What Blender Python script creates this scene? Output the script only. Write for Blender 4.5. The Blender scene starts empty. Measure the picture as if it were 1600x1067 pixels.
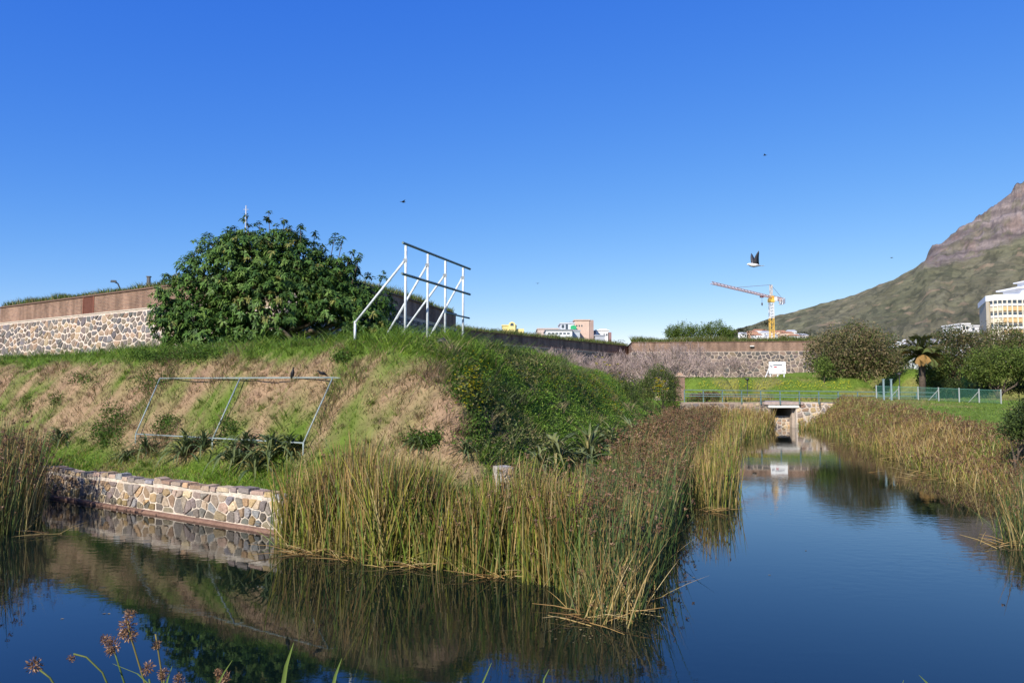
import bpy, math, random
import numpy as np
from mathutils import Vector, Matrix
rnd = random.Random(7)
R = np.random.default_rng(11)
scn = bpy.context.scene
COL = scn.collection
pi = math.pi
# ------------------------------------------------------------------ camera
F = 1200.0; PITCH = math.atan(71.5 / F); CAMZ = 3.3
cd = bpy.data.cameras.new('camera'); cam = bpy.data.objects.new('camera', cd); COL.objects.link(cam)
cd.sensor_fit = 'HORIZONTAL'; cd.sensor_width = 36; cd.lens = 36 * F / 1600
cd.clip_start = 0.1; cd.clip_end = 20000
cam.location = (0, 0, CAMZ); cam.rotation_euler = (pi / 2 + PITCH, 0, 0)
scn.camera = cam
# ------------------------------------------------------------------ sky, sun, exposure
SUN_EL = math.radians(33); SUN_DIR = Vector((-0.52, -0.854, 0)).normalized()
w = bpy.data.worlds.new('World'); scn.world = w; w.use_nodes = True
nt = w.node_tree; nt.nodes.clear()
sky = nt.nodes.new('ShaderNodeTexSky'); sky.sky_type = 'NISHITA'; sky.sun_disc = False
sky.sun_elevation = SUN_EL; sky.sun_rotation = math.atan2(SUN_DIR.x, SUN_DIR.y)
sky.altitude = 3000; sky.air_density = 1.0; sky.dust_density = 0.0; sky.ozone_density = 4.0
bg = nt.nodes.new('ShaderNodeBackground'); bg.inputs['Strength'].default_value = 0.15
out = nt.nodes.new('ShaderNodeOutputWorld')
# film-like colour response of the clear blue sky, the same for the whole dome
sep = nt.nodes.new('ShaderNodeSeparateColor'); cmb = nt.nodes.new('ShaderNodeCombineColor')
nt.links.new(sky.outputs[0], sep.inputs[0])
for ch, (pw, k) in enumerate(((1.55, .36), (.96, .685), (.30, 2.66))):
    m1 = nt.nodes.new('ShaderNodeMath'); m1.operation = 'POWER'; m1.inputs[1].default_value = pw
    m2 = nt.nodes.new('ShaderNodeMath'); m2.operation = 'MULTIPLY'; m2.inputs[1].default_value = k
    nt.links.new(sep.outputs[ch], m1.inputs[0]); nt.links.new(m1.outputs[0], m2.inputs[0]); nt.links.new(m2.outputs[0], cmb.inputs[ch])
nt.links.new(cmb.outputs[0], bg.inputs[0]); nt.links.new(bg.outputs[0], out.inputs[0])
sl = bpy.data.lights.new('sun', 'SUN'); sl.energy = 4.6; sl.angle = math.radians(0.5); sl.color = (1, 0.94, 0.84)
so = bpy.data.objects.new('sun', sl); COL.objects.link(so)
sv = Vector((SUN_DIR.x * math.cos(SUN_EL), SUN_DIR.y * math.cos(SUN_EL), math.sin(SUN_EL)))
so.rotation_euler = sv.to_track_quat('Z', 'Y').to_euler(); so.location = (-40, -40, 60)
scn.view_settings.view_transform = 'Standard'; scn.view_settings.look = 'None'
scn.view_settings.exposure = 0.48; scn.view_settings.gamma = 1.0
scn.view_settings.use_curve_mapping = False

# ------------------------------------------------------------------ helpers
def ray(px, py):
    dx = (px - 800) / F; dy = (533.5 - py) / F
    c, s = math.cos(PITCH), math.sin(PITCH)
    return np.array([dx, c - dy * s, s + dy * c])
def at(px, py, Y):
    d = ray(px, py); return np.array([0, 0, CAMZ]) + d * (Y / d[1])
def onz(px, py, z):
    d = ray(px, py); return np.array([0, 0, CAMZ]) + d * ((z - CAMZ) / d[2])
def tag(o, label=None, cat=None, group=None, kind=None):
    if label: o['label'] = label
    if cat: o['category'] = cat
    if group: o['group'] = group
    if kind: o['kind'] = kind
    return o
def empty(name, loc=(0, 0, 0), rz=0, parent=None):
    o = bpy.data.objects.new(name, None); COL.objects.link(o); o.location = loc; o.rotation_euler.z = rz
    o.empty_display_size = 0.2
    if parent: o.parent = parent
    return o
def link(name, me, parent=None, loc=None):
    o = bpy.data.objects.new(name, me); COL.objects.link(o)
    if parent: o.parent = parent
    if loc is not None: o.location = loc
    return o
def fastmesh(name, V, Fc, mat, col=None, smooth=False):
    V = np.asarray(V, np.float32); Fc = np.asarray(Fc, np.int32)
    m, k = Fc.shape
    me = bpy.data.meshes.new(name)
    me.vertices.add(len(V)); me.vertices.foreach_set('co', V.ravel())
    me.loops.add(m * k); me.loops.foreach_set('vertex_index', Fc.ravel())
    me.polygons.add(m); me.polygons.foreach_set('loop_start', np.arange(0, m * k, k, dtype=np.int32))
    me.polygons.foreach_set('loop_total', np.full(m, k, np.int32))
    if smooth: me.polygons.foreach_set('use_smooth', np.ones(m, bool))
    if col is not None:
        a = me.color_attributes.new('Col', 'FLOAT_COLOR', 'POINT')
        c4 = np.ones((len(V), 4), np.float32); c4[:, :3] = col
        a.data.foreach_set('color', c4.ravel())
    me.update(); me.validate()
    if mat: me.materials.append(mat)
    return me
def fast(name, V, Fc, mat, parent=None, col=None, smooth=False, loc=None):
    return link(name, fastmesh(name, V, Fc, mat, col, smooth), parent, loc)
class MB:
    def __init__(s): s.v = []; s.f = []; s.c = []
    def add(s, V, Fs, col=None):
        b = len(s.v); s.v += [tuple(map(float, p)) for p in V]
        s.f += [tuple(i + b for i in f) for f in Fs]
        s.c += [tuple(col) if col is not None else (1, 1, 1)] * len(V)
        return s
    def box(s, c, size, col=None, rz=0, taper=1.0):
        x, y, z = size[0] / 2, size[1] / 2, size[2] / 2
        V = []
        for dz, t in ((-z, 1), (z, taper)):
            for dx, dy in ((-x, -y), (x, -y), (x, y), (-x, y)):
                X, Y = dx * t, dy * t
                V.append((c[0] + X * math.cos(rz) - Y * math.sin(rz), c[1] + X * math.sin(rz) + Y * math.cos(rz), c[2] + dz))
        return s.add(V, [(3, 2, 1, 0), (4, 5, 6, 7), (0, 1, 5, 4), (1, 2, 6, 5), (2, 3, 7, 6), (3, 0, 4, 7)], col)
    def prism(s, poly0, poly1, z0, z1, col=None):
        n = len(poly0)
        V = [(p[0], p[1], z0) for p in poly0] + [(p[0], p[1], z1) for p in poly1]
        Fs = [(i, (i + 1) % n, (i + 1) % n + n, i + n) for i in range(n)] + [tuple(range(n - 1, -1, -1)), tuple(range(n, 2 * n))]
        return s.add(V, Fs, col)
    def tube(s, pts, rad, n=6, col=None, flat=1.0, cap=True):
        pts = [Vector(p) for p in pts]
        if not hasattr(rad, '__len__'): rad = [rad] * len(pts)
        V = []; prev = None
        for i, p in enumerate(pts):
            t = (pts[min(i + 1, len(pts) - 1)] - pts[max(i - 1, 0)])
            t = t.normalized() if t.length > 1e-9 else Vector((0, 0, 1))
            if prev is None:
                a = Vector((0, 0, 1)) if abs(t.z) < .9 else Vector((1, 0, 0)); prev = a.cross(t).normalized()
            u = (prev - t * prev.dot(t)).normalized(); prev = u; v = t.cross(u)
            for k in range(n):
                an = 2 * pi * k / n
                V.append(p + u * math.cos(an) * rad[i] + v * math.sin(an) * rad[i] * flat)
        Fs = []
        for i in range(len(pts) - 1):
            for k in range(n):
                Fs.append((i * n + k, i * n + (k + 1) % n, (i + 1) * n + (k + 1) % n, (i + 1) * n + k))
        if cap: Fs += [tuple(range(n - 1, -1, -1)), tuple(range((len(pts) - 1) * n, len(pts) * n))]
        return s.add(V, Fs, col)
    def build(s, name, mat, parent=None, smooth=False, loc=None, autos=None):
        me = bpy.data.meshes.new(name); me.from_pydata(s.v, [], s.f)
        a = me.color_attributes.new('Col', 'FLOAT_COLOR', 'POINT')
        c4 = np.ones((len(s.v), 4), np.float32)
        if s.c: c4[:, :3] = np.array(s.c, np.float32)
        a.data.foreach_set('color', c4.ravel())
        if smooth: me.polygons.foreach_set('use_smooth', np.ones(len(me.polygons), bool))
        me.update()
        if mat: me.materials.append(mat)
        return link(name, me, parent, loc)
# value noise
def _h(ix, iy, s):
    n = (ix.astype(np.int64) * 374761393 + iy.astype(np.int64) * 668265263 + s * 982451653) & 0x7fffffff
    n = ((n ^ (n >> 13)) * 1274126177) & 0x7fffffff
    n = n ^ (n >> 16)
    return (n & 0xffff) / 65535.0
def vn(x, y, s=0):
    x = np.asarray(x, float); y = np.asarray(y, float)
    ix = np.floor(x); iy = np.floor(y); fx = x - ix; fy = y - iy
    fx = fx * fx * (3 - 2 * fx); fy = fy * fy * (3 - 2 * fy)
    a = _h(ix, iy, s); b = _h(ix + 1, iy, s); c = _h(ix, iy + 1, s); d = _h(ix + 1, iy + 1, s)
    return (a * (1 - fx) + b * fx) * (1 - fy) + (c * (1 - fx) + d * fx) * fy
def fbm(x, y, s=0, o=4):
    t = 0; a = .5; n = 0
    for i in range(o):
        t = t + a * vn(x * 2 ** i, y * 2 ** i, s + i * 17); n += a; a *= .5
    return t / n
def sm(t):
    t = np.clip(t, 0, 1); return t * t * (3 - 2 * t)
# ------------------------------------------------------------------ materials
def newmat(name):
    m = bpy.data.materials.new(name); m.use_nodes = True; n = m.node_tree.nodes; n.clear()
    o = n.new('ShaderNodeOutputMaterial'); return m, n, m.node_tree.links, o
def princ(name, color=None, rough=.7, vcol=False, nscale=6, namt=.25, bump=0, bscale=30, metal=0, transl=0, spec=.3, coord='Object'):
    m, n, L, o = newmat(name)
    p = n.new('ShaderNodeBsdfPrincipled'); p.inputs['Roughness'].default_value = rough
    p.inputs['Metallic'].default_value = metal; p.inputs['Specular IOR Level'].default_value = spec
    if vcol:
        at_ = n.new('ShaderNodeAttribute'); at_.attribute_name = 'Col'; src = at_.outputs['Color']
    else:
        rg = n.new('ShaderNodeRGB'); rg.outputs[0].default_value = (*color, 1); src = rg.outputs[0]
    tc = n.new('ShaderNodeTexCoord')
    if namt > 0:
        no = n.new('ShaderNodeTexNoise'); no.inputs['Scale'].default_value = nscale; no.inputs['Detail'].default_value = 6
        no.inputs['Roughness'].default_value = .65
        L.new(tc.outputs[coord], no.inputs['Vector'])
        mr = n.new('ShaderNodeMapRange'); mr.inputs[1].default_value = .25; mr.inputs[2].default_value = .75
        mr.inputs[3].default_value = 1 - namt; mr.inputs[4].default_value = 1 + namt; L.new(no.outputs[0], mr.inputs[0])
        mx = n.new('ShaderNodeVectorMath'); mx.operation = 'SCALE'; L.new(src, mx.inputs[0]); L.new(mr.outputs[0], mx.inputs['Scale'])
        src = mx.outputs[0]
    L.new(src, p.inputs['Base Color'])
    if bump:
        nb = n.new('ShaderNodeTexNoise'); nb.inputs['Scale'].default_value = bscale; nb.inputs['Detail'].default_value = 8
        L.new(tc.outputs[coord], nb.inputs['Vector'])
        bp = n.new('ShaderNodeBump'); bp.inputs['Strength'].default_value = min(bump, 1); bp.inputs['Distance'].default_value = .05
        L.new(nb.outputs[0], bp.inputs['Height']); L.new(bp.outputs[0], p.inputs['Normal'])
    sh = p.outputs[0]
    if transl:
        t = n.new('ShaderNodeBsdfTranslucent'); L.new(src, t.inputs[0])
        ms = n.new('ShaderNodeMixShader'); ms.inputs[0].default_value = transl
        L.new(p.outputs[0], ms.inputs[1]); L.new(t.outputs[0], ms.inputs[2]); sh = ms.outputs[0]
    L.new(sh, o.inputs[0])
    return m
M_ground = princ('soil_and_turf', vcol=True, rough=.95, nscale=2.5, namt=.35, bump=1, bscale=9, spec=.1)
M_leaf = princ('leaf', vcol=True, rough=.6, nscale=1.5, namt=.25, transl=.25, spec=.12)
M_gloss = princ('glossy_leaf', vcol=True, rough=.5, nscale=1.5, namt=.3, transl=.18, spec=.22)
M_blade = princ('blade', vcol=True, rough=.55, nscale=1.2, namt=.22, transl=.25, spec=.3)
M_bark = princ('bark', (.10, .075, .055), rough=.9, nscale=8, namt=.4, bump=1, bscale=25)
M_twig = princ('twig', vcol=True, rough=.9, namt=.25, nscale=2)
M_stone = princ('stone', vcol=True, rough=.85, nscale=9, namt=.35, bump=.8, bscale=22, spec=.25)
M_mortar = princ('mortar', vcol=True, rough=.95, nscale=5, namt=.28, bump=.8, bscale=20, spec=.1)
M_paint = princ('paint', vcol=True, rough=.5, nscale=3, namt=.12)
M_metalpaint = princ('weathered_pipe', vcol=True, rough=.5, nscale=7, namt=.3, spec=.5)
M_plaster = princ('plaster', vcol=True, rough=.85, nscale=.6, namt=.1, spec=.2)
M_feather = princ('feather', vcol=True, rough=.5, nscale=20, namt=.2)
def glassmat():
    m, n, L, o = newmat('window_glass')
    p = n.new('ShaderNodeBsdfPrincipled'); p.inputs['Base Color'].default_value = (.05, .065, .08, 1)
    p.inputs['Roughness'].default_value = .08; p.inputs['Specular IOR Level'].default_value = .8
    L.new(p.outputs[0], o.inputs[0]); return m
M_glass = glassmat()
def brickmat():
    m, n, L, o = newmat('old_brick')
    p = n.new('ShaderNodeBsdfPrincipled'); p.inputs['Roughness'].default_value = .92; p.inputs['Specular IOR Level'].default_value = .15
    uv = n.new('ShaderNodeUVMap'); b = n.new('ShaderNodeTexBrick')
    b.inputs['Scale'].default_value = 1; b.inputs['Brick Width'].default_value = .26; b.inputs['Row Height'].default_value = .10
    b.inputs['Mortar Size'].default_value = .012; b.inputs['Color1'].default_value = (.29, .165, .11, 1)
    b.inputs['Color2'].default_value = (.18, .10, .075, 1); b.inputs['Mortar'].default_value = (.34, .27, .21, 1); b.inputs['Bias'].default_value = -.1
    L.new(uv.outputs[0], b.inputs['Vector'])
    tc = n.new('ShaderNodeTexCoord'); no = n.new('ShaderNodeTexNoise'); no.inputs['Scale'].default_value = .9; no.inputs['Detail'].default_value = 7
    mp = n.new('ShaderNodeMapping'); mp.inputs['Scale'].default_value = (1.3, 1.3, .35); L.new(tc.outputs['Object'], mp.inputs[0]); L.new(mp.outputs[0], no.inputs['Vector'])
    mr = n.new('ShaderNodeMapRange'); mr.inputs[1].default_value = .3; mr.inputs[2].default_value = .7; mr.inputs[3].default_value = .5; mr.inputs[4].default_value = 1.25
    L.new(no.outputs[0], mr.inputs[0])
    mx = n.new('ShaderNodeVectorMath'); mx.operation = 'SCALE'; L.new(b.outputs[0], mx.inputs[0]); L.new(mr.outputs[0], mx.inputs['Scale'])
    L.new(mx.outputs[0], p.inputs['Base Color'])
    bp = n.new('ShaderNodeBump'); bp.inputs['Strength'].default_value = .6; bp.inputs['Distance'].default_value = .02
    L.new(b.outputs['Fac'], bp.inputs['Height']); bp.invert = True; L.new(bp.outputs[0], p.inputs['Normal'])
    L.new(p.outputs[0], o.inputs[0]); return m
M_brick = brickmat()
def watermat():
    m, n, L, o = newmat('moat_water')
    p = n.new('ShaderNodeBsdfPrincipled'); p.inputs['Base Color'].default_value = (.003, .0075, .006, 1)
    p.inputs['Specular Tint'].default_value = (.80, 1.0, 1.25, 1)
    p.inputs['Roughness'].default_value = .015; p.inputs['IOR'].default_value = 1.5; p.inputs['Specular IOR Level'].default_value = .5
    tc = n.new('ShaderNodeTexCoord')
    mp = n.new('ShaderNodeMapping'); mp.inputs['Scale'].default_value = (1, 1.6, 1); mp.inputs['Rotation'].default_value = (0, 0, .3)
    L.new(tc.outputs['Object'], mp.inputs[0])
    n1 = n.new('ShaderNodeTexNoise'); n1.inputs['Scale'].default_value = 3.2; n1.inputs['Detail'].default_value = 4
    n2 = n.new('ShaderNodeTexNoise'); n2.inputs['Scale'].default_value = .16; n2.inputs['Detail'].default_value = 3
    L.new(mp.outputs[0], n1.inputs['Vector']); L.new(tc.outputs['Object'], n2.inputs['Vector'])
    mr = n.new('ShaderNodeMapRange'); mr.inputs[1].default_value = .45; mr.inputs[2].default_value = .62; mr.inputs[3].default_value = .10; mr.inputs[4].default_value = 1
    L.new(n2.outputs[0], mr.inputs[0])
    mu = n.new('ShaderNodeMath'); mu.operation = 'MULTIPLY'; L.new(n1.outputs[0], mu.inputs[0]); L.new(mr.outputs[0], mu.inputs[1])
    bp = n.new('ShaderNodeBump'); bp.inputs['Strength'].default_value = .35; bp.inputs['Distance'].default_value = .009
    L.new(mu.outputs[0], bp.inputs['Height']); L.new(bp.outputs[0], p.inputs['Normal'])
    L.new(p.outputs[0], o.inputs[0]); return m
M_water = watermat()
def mountmat():
    m, n, L, o = newmat('mountain_rock_and_scrub')
    p = n.new('ShaderNodeBsdfPrincipled'); p.inputs['Roughness'].default_value = .95; p.inputs['Specular IOR Level'].default_value = .1
    a = n.new('ShaderNodeAttribute'); a.attribute_name = 'Col'
    tc = n.new('ShaderNodeTexCoord')
    no = n.new('ShaderNodeTexNoise'); no.inputs['Scale'].default_value = .035; no.inputs['Detail'].default_value = 10; no.inputs['Roughness'].default_value = .75
    L.new(tc.outputs['Object'], no.inputs['Vector'])
    mr = n.new('ShaderNodeMapRange'); mr.inputs[1].default_value = .3; mr.inputs[2].default_value = .7; mr.inputs[3].default_value = .6; mr.inputs[4].default_value = 1.35
    L.new(no.outputs[0], mr.inputs[0])
    mx = n.new('ShaderNodeVectorMath'); mx.operation = 'SCALE'; L.new(a.outputs['Color'], mx.inputs[0]); L.new(mr.outputs[0], mx.inputs['Scale'])
    L.new(mx.outputs[0], p.inputs['Base Color'])
    bp = n.new('ShaderNodeBump'); bp.inputs['Strength'].default_value = .8; bp.inputs['Distance'].default_value = 12
    L.new(no.outputs[0], bp.inputs['Height']); L.new(bp.outputs[0], p.inputs['Normal'])
    L.new(p.outputs[0], o.inputs[0]); return m
M_mount = mountmat()
# ------------------------------------------------------------------ terrain
T = np.array([.3, 13.85]); nL = np.array([.559, .829]); nR = np.array([-.963, .27])
ISL = np.array([(-90, 74.7), (-14.8, 24.0), (-4.6, 17.12), (.3, 13.85), (1.6, 17.6), (4.5, 27.0), (8.4, 41.0), (13.0, 60.0), (14.0, 66.0), (14, 140), (-90, 140)], float)
RB = np.array([(24.6, 64.5), (22.3, 52), (19.6, 41.7), (17.2, 33), (16.1, 28), (15.6, 23.3), (13.6, 17.5), (12.2, 13), (10.5, 8), (8, 4), (400, 4), (400, 64.5)], float)
FRONT = np.array([(-400, 5.5), (-400, -300), (400, -300), (400, 3.2), (6, 4.0), (0, 5.0), (-8, 5.5)], float)
def sdpoly(X, Y, P):
    d = np.full(X.shape, 1e18); ins = np.zeros(X.shape, bool)
    n = len(P)
    for i in range(n):
        a = P[i]; b = P[(i + 1) % n]; ex, ey = b - a
        wx = X - a[0]; wy = Y - a[1]
        t = np.clip((wx * ex + wy * ey) / (ex * ex + ey * ey), 0, 1)
        d = np.minimum(d, (wx - ex * t) ** 2 + (wy - ey * t) ** 2)
        c = ((a[1] > Y) != (b[1] > Y)) & (X < (b[0] - a[0]) * (Y - a[1]) / (b[1] - a[1] + 1e-12) + a[0])
        ins ^= c
    d = np.sqrt(d); return np.where(ins, d, -d)
def toe(X, Y):
    dl = (X - T[0]) * nL[0] + (Y - T[1]) * nL[1]; dr = (X - T[0]) * nR[0] + (Y - T[1]) * nR[1]
    k = 1.0; h = np.clip(.5 + .5 * (dr - dl) / k, 0, 1)
    return dr * (1 - h) + dl * h - k * h * (1 - h), dl, dr
def hgt(X, Y):
    X = np.asarray(X, float); Y = np.asarray(Y, float)
    bed = np.full(X.shape, -0.9)
    # castle side
    s = sdpoly(X, Y, ISL)
    d, dl, dr = toe(X, Y)
    right = sm((dl - dr) / 3 + .5)
    crestR = np.interp(Y, [18, 30, 40, 48, 58, 70], [4.66, 4.66, 4.35, 3.95, 3.3, 3.2])
    crest = 4.64 * (1 - right) + crestR * right
    dn = d + (fbm(X * .5, Y * .5, 3) - .5) * .9 * sm((d - .8) / 2)
    t = np.clip((dn - .75) / 3.7, 0, 1); prof = t - .09 * np.sin(2 * pi * t)
    endd = 1 - sm((Y - 58) / 6) * sm((14 - dr) / 4)
    ter = .82 + .28 * np.clip(s - .45, 0, 1.6)
    up = (crest - ter) * prof * endd - .25 * sm((d - 5) / 3) * endd
    plain = 2.2 * sm((Y - 60) / 6)
    isl = np.where(s > 0, ter * sm(s / .45), -.9)
    isl = np.where(s > .2, np.maximum(isl + up * sm((s - .2) / .6), np.minimum(plain * sm(s), 3)), isl)
    isl = isl + ((fbm(X * 1.7, Y * 1.7, 5) - .5) * .26 + (fbm(X * .9 + 5, Y * .9, 6) - .5) * .34 * sm((d - .8) / 1.2)) * sm((s - .6) / .6)
    # right lawn
    r = sdpoly(X, Y, RB)
    lawn = 1.05 + .034 * np.clip(Y - 20, 0, 45) + (fbm(X * .2, Y * .2, 8) - .5) * .3
    rb = np.where(r > -1.5, -.9 + (lawn + .9) * sm((r + 1.2) / 4.2), -.9)
    # near bank, below the camera
    f = sdpoly(X, Y, FRONT)
    fb = np.where(f > -1.5, -.9 + 2.4 * sm((f + 1.2) / 4.0), -.9)
    z = np.maximum(np.maximum(bed, isl), np.maximum(rb, fb))
    # causeway and everything beyond it
    far = 2.15 + .006 * np.clip(Y - 70, 0, 300)
    bank = 2.0 * sm((Y - 71.5) / 5.0) * sm((X - 15.5) / 2.5) * (1 - sm((X - 50) / 6 + (Y - 80) * .02))
    notch = 1 - .95 * np.exp(-((X - 36.6 - (Y - 75) * .30) / 1.5) ** 2) * (1 - sm((Y - 84) / 10))
    bank2 = .9 * sm((X - 37) / 2) * (1 - sm((X - 50) / 6)) * sm((Y - 72) / 6)
    fz = far + bank * notch + bank2 * notch + (fbm(X * .6, Y * .6, 9) - .5) * .25
    fz = fz * sm((Y - 63.7) / .9) - .9 * (1 - sm((Y - 63.7) / .9))
    ch = (1 - sm((np.abs(X - 22.4) - .95) / .25)) * (1 - sm((Y - 80) / 3))
    fz = fz * (1 - ch) - .7 * ch
    z = np.where(Y > 63.7, np.maximum(fz, np.where(ch > .1, -.9, z)), z)
    # lightly rolling ground far away
    z = z + sm((np.hypot(X, Y) - 140) / 300) * 3.0 * fbm(X * .004, Y * .004, 21)
    return z
def hit(px, py, lift=0.0, y0=7, y1=130):
    d = ray(px, py); Y = np.arange(y0, y1, .04); t = Y / d[1]
    z = CAMZ + d[2] * t; X = d[0] * t
    g = np.maximum(hgt(X, Y), 0) + lift
    k = np.argmax(z <= g)
    return np.array([X[k], Y[k], max(float(z[k]), float(g[k]) - .1) - lift])
def gz(x, y): return float(hgt(np.array([x], float), np.array([y], float))[0])
# zones: 0..1 weights of green grass on the castle mound
def green(X, Y, z):
    d, dl, dr = toe(X, Y)
    n1 = fbm(X * .45, Y * .45 + z * .25, 31, 5); n2 = fbm(X * 1.3, Y * 1.3 + z, 35, 4)
    g = (n1 - .5) * 3.0 + (n2 - .5) * 2.6 + .58
    left = sm((-X - 7) / 5)
    g = g - .62 * left
    g = g - 1.1 * np.exp(-(((X + 1.1) / 1.3) ** 2 + ((z - 2.5) / 1.1) ** 2))    # worn nose of the mound
    g = g + 1.6 * sm((z - 3.95) / .5) + 1.2 * (1 - sm((d - .9) / .6))
    g = g + 1.6 * sm((dl - dr + .25) / .7)
    return np.clip(g, 0, 1)
def axis(lo, hi, step, far, ratio=1.22):
    c = list(np.arange(lo, hi + 1e-6, step)); s = step
    while c[-1] < far: s *= ratio; c.append(c[-1] + s)
    s = step
    while c[0] > -far * .9: s *= ratio; c.insert(0, c[0] - s)
    return np.array(c)
xs = axis(-40, 48, .36, 7000); ys = axis(2, 100, .36, 7000)
gx, gy = np.meshgrid(xs, ys); gzv = hgt(gx, gy)
nx, ny = len(xs), len(ys)
GV = np.stack([gx.ravel(), gy.ravel(), gzv.ravel()], 1)
idx = np.arange(nx * ny).reshape(ny, nx)
GF = np.stack([idx[:-1, :-1].ravel(), idx[:-1, 1:].ravel(), idx[1:, 1:].ravel(), idx[1:, :-1].ravel()], 1)
gr = green(gx, gy, gzv)
c_green = np.array([.085, .135, .018]); c_dry = np.array([.26, .19, .10]); c_pink = np.array([.29, .18, .12]); c_mud = np.array([.05, .04, .025])
pk = fbm(gx * .8, gy * .8, 44)[..., None]
soil = c_dry * (1 - pk) + c_pink * pk
island = sdpoly(gx, gy, ISL)
lawnc = np.array([.125, .185, .026]) * (.75 + .5 * fbm(gx * .35, gy * .35, 50)[..., None])
dryl = sm((fbm(gx * .22, gy * .22, 52) - .49) / .1)[..., None]
lawnc = lawnc * (1 - .55 * dryl) + np.array([.24, .19, .07]) * .55 * dryl
colr = np.where((island > 0)[..., None] & (gy < 66)[..., None], soil * (1 - gr[..., None]) + c_green * gr[..., None], lawnc)
wet = (1 - sm((gzv - .05) / .3))[..., None]
colr = colr * (1 - wet) + c_mud * wet
farm = sm((np.hypot(gx, gy) - 130) / 120)[..., None]
colr = colr * (1 - farm) + (np.array([.10, .105, .055]) * (.7 + .6 * fbm(gx * .02, gy * .02, 61)[..., None])) * farm
ground = fast('ground', GV, GF, M_ground, col=colr.reshape(-1, 3), smooth=True)
tag(ground, kind='structure')
wv = [(-300, -40, 0), (60, -40, 0), (60, 66, 0), (30, 82, 0), (14, 82, 0), (14, 66, 0), (-300, 66, 0)]
water = MB().add(wv, [tuple(range(7))]).build('water', M_water); tag(water, kind='structure')

# ------------------------------------------------------------------ mountain
def mountain():
    skyx = [1000, 1080, 1120, 1140, 1160, 1200, 1240, 1300, 1350, 1400, 1435, 1450, 1464, 1480, 1520, 1560, 1600, 1650, 1720, 1800, 1950, 2300]
    skyy = [560, 540, 528, 519, 511, 498, 487, 472, 455, 436, 416, 404, 384, 373, 348, 319, 288, 262, 236, 226, 230, 330]
    clx = [1000, 1430, 1450, 1520, 1560, 1600, 1700, 1900, 2300]
    cly = [600, 430, 408, 397, 380, 366, 340, 330, 380]
    px = np.concatenate([np.linspace(1000, 1640, 520), np.linspace(1643, 2300, 120)]); tt = np.linspace(0, 1.25, 300)
    PX, TT = np.meshgrid(px, tt)
    R0, R1 = 700.0, 2600.0
    sy = np.interp(PX, skyx, skyy); cy = np.maximum(np.interp(PX, clx, cly), sy + 1)
    rr = R0 + (R1 - R0) * np.minimum(TT, 1) + 900 * np.clip(TT - 1, 0, 1)
    elev_s = (605 - sy) / F; elev_c = (605 - cy) / F
    tc = .86
    e = np.where(TT < tc, elev_c * (np.clip(TT, 0, tc) / tc) ** 1.15, elev_c + (elev_s - elev_c) * np.clip((TT - tc) / (1 - tc), 0, 1))
    e0 = -.002
    z = CAMZ + (e + e0 * (1 - np.clip(TT, 0, 1))) * rr
    X = (PX - 800) / F * rr; Y = rr
    amp = np.clip(TT, 0, 1) * (1 - np.clip(TT, 0, 1)) * 4
    n = fbm(X * .004, Y * .004, 71, 6) - .5
    g = np.abs(fbm(PX * .022 + n * 2, TT * 2.0, 75, 4) - .5)
    z = z + n * 46 * amp - g * 90 * amp * np.clip(TT, 0, 1) + (fbm(X * .02, Y * .02, 77, 4) - .5) * 14 * np.clip(TT * 3, 0, 1)
    st = fbm(X * .006, z * .03, 78, 5)
    cliff = sm((TT - tc + .02 + (st - .5) * .05) / .03) * sm((PX - 1435) / 25)
    z = z + cliff * (np.sin(z * .09 + st * 7) * 5 + (fbm(PX * .09, z * .012, 79, 4) - .5) * 26) * (TT < 1)
    z = np.where(TT > 1, z - (TT - 1) * 2200, z)
    V = np.stack([X.ravel(), Y.ravel(), z.ravel()], 1); ny_, nx_ = X.shape
    ii = np.arange(nx_ * ny_).reshape(ny_, nx_)
    Fc = np.stack([ii[:-1, :-1].ravel(), ii[:-1, 1:].ravel(), ii[1:, 1:].ravel(), ii[1:, :-1].ravel()], 1)
    a = fbm(X * .008, Y * .008, 81, 6)[..., None]; b = fbm(PX * .03 - TT * 8, TT * 16, 83, 5)[..., None]
    scrub = np.array([.125, .13, .07]) * (1 - a) + np.array([.185, .165, .105]) * a
    scrub = scrub * (.62 + .76 * b)
    dark = sm((fbm(PX * .10, TT * 50, 85, 5) - .56) / .05)[..., None]
    scrub = scrub * (1 - .45 * dark) + np.array([.04, .046, .03]) * .45 * dark
    # pale tracks and bare scars
    bare = sm((fbm(PX * .045 + 9, TT * 60 + PX * .03, 88, 5) - .70) / .03)[..., None]
    scrub = scrub * (1 - .6 * bare) + np.array([.30, .22, .14]) * .6 * bare
    strat = sm((np.sin(z * .10 + 5 * fbm(X * .004, Y * .004, 95)) + .3) / .5)[..., None]
    rock = (.86 + .24 * strat) * np.array([.20, .165, .15]) * (.45 + 1.1 * fbm(X * .005, z * .09, 90, 6)[..., None])
    orange = sm((fbm(PX * .05, z * .02, 92) - .62) / .1)[..., None]
    rock = rock * (1 - .25 * orange) + np.array([.27, .17, .12]) * .25 * orange
    ck = cliff[..., None] * (1 - .55 * sm((fbm(PX * .06, TT * 60, 93, 4) - .56) / .06)[..., None])
    c = scrub * (1 - ck) + rock * ck
    o = fast('mountain', V, Fc, M_mount, col=c.reshape(-1, 3), smooth=True); tag(o, kind='structure')
    return X, Y, z, PX, TT
MX, MY, MZ, MPX, MTT = mountain()
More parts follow.
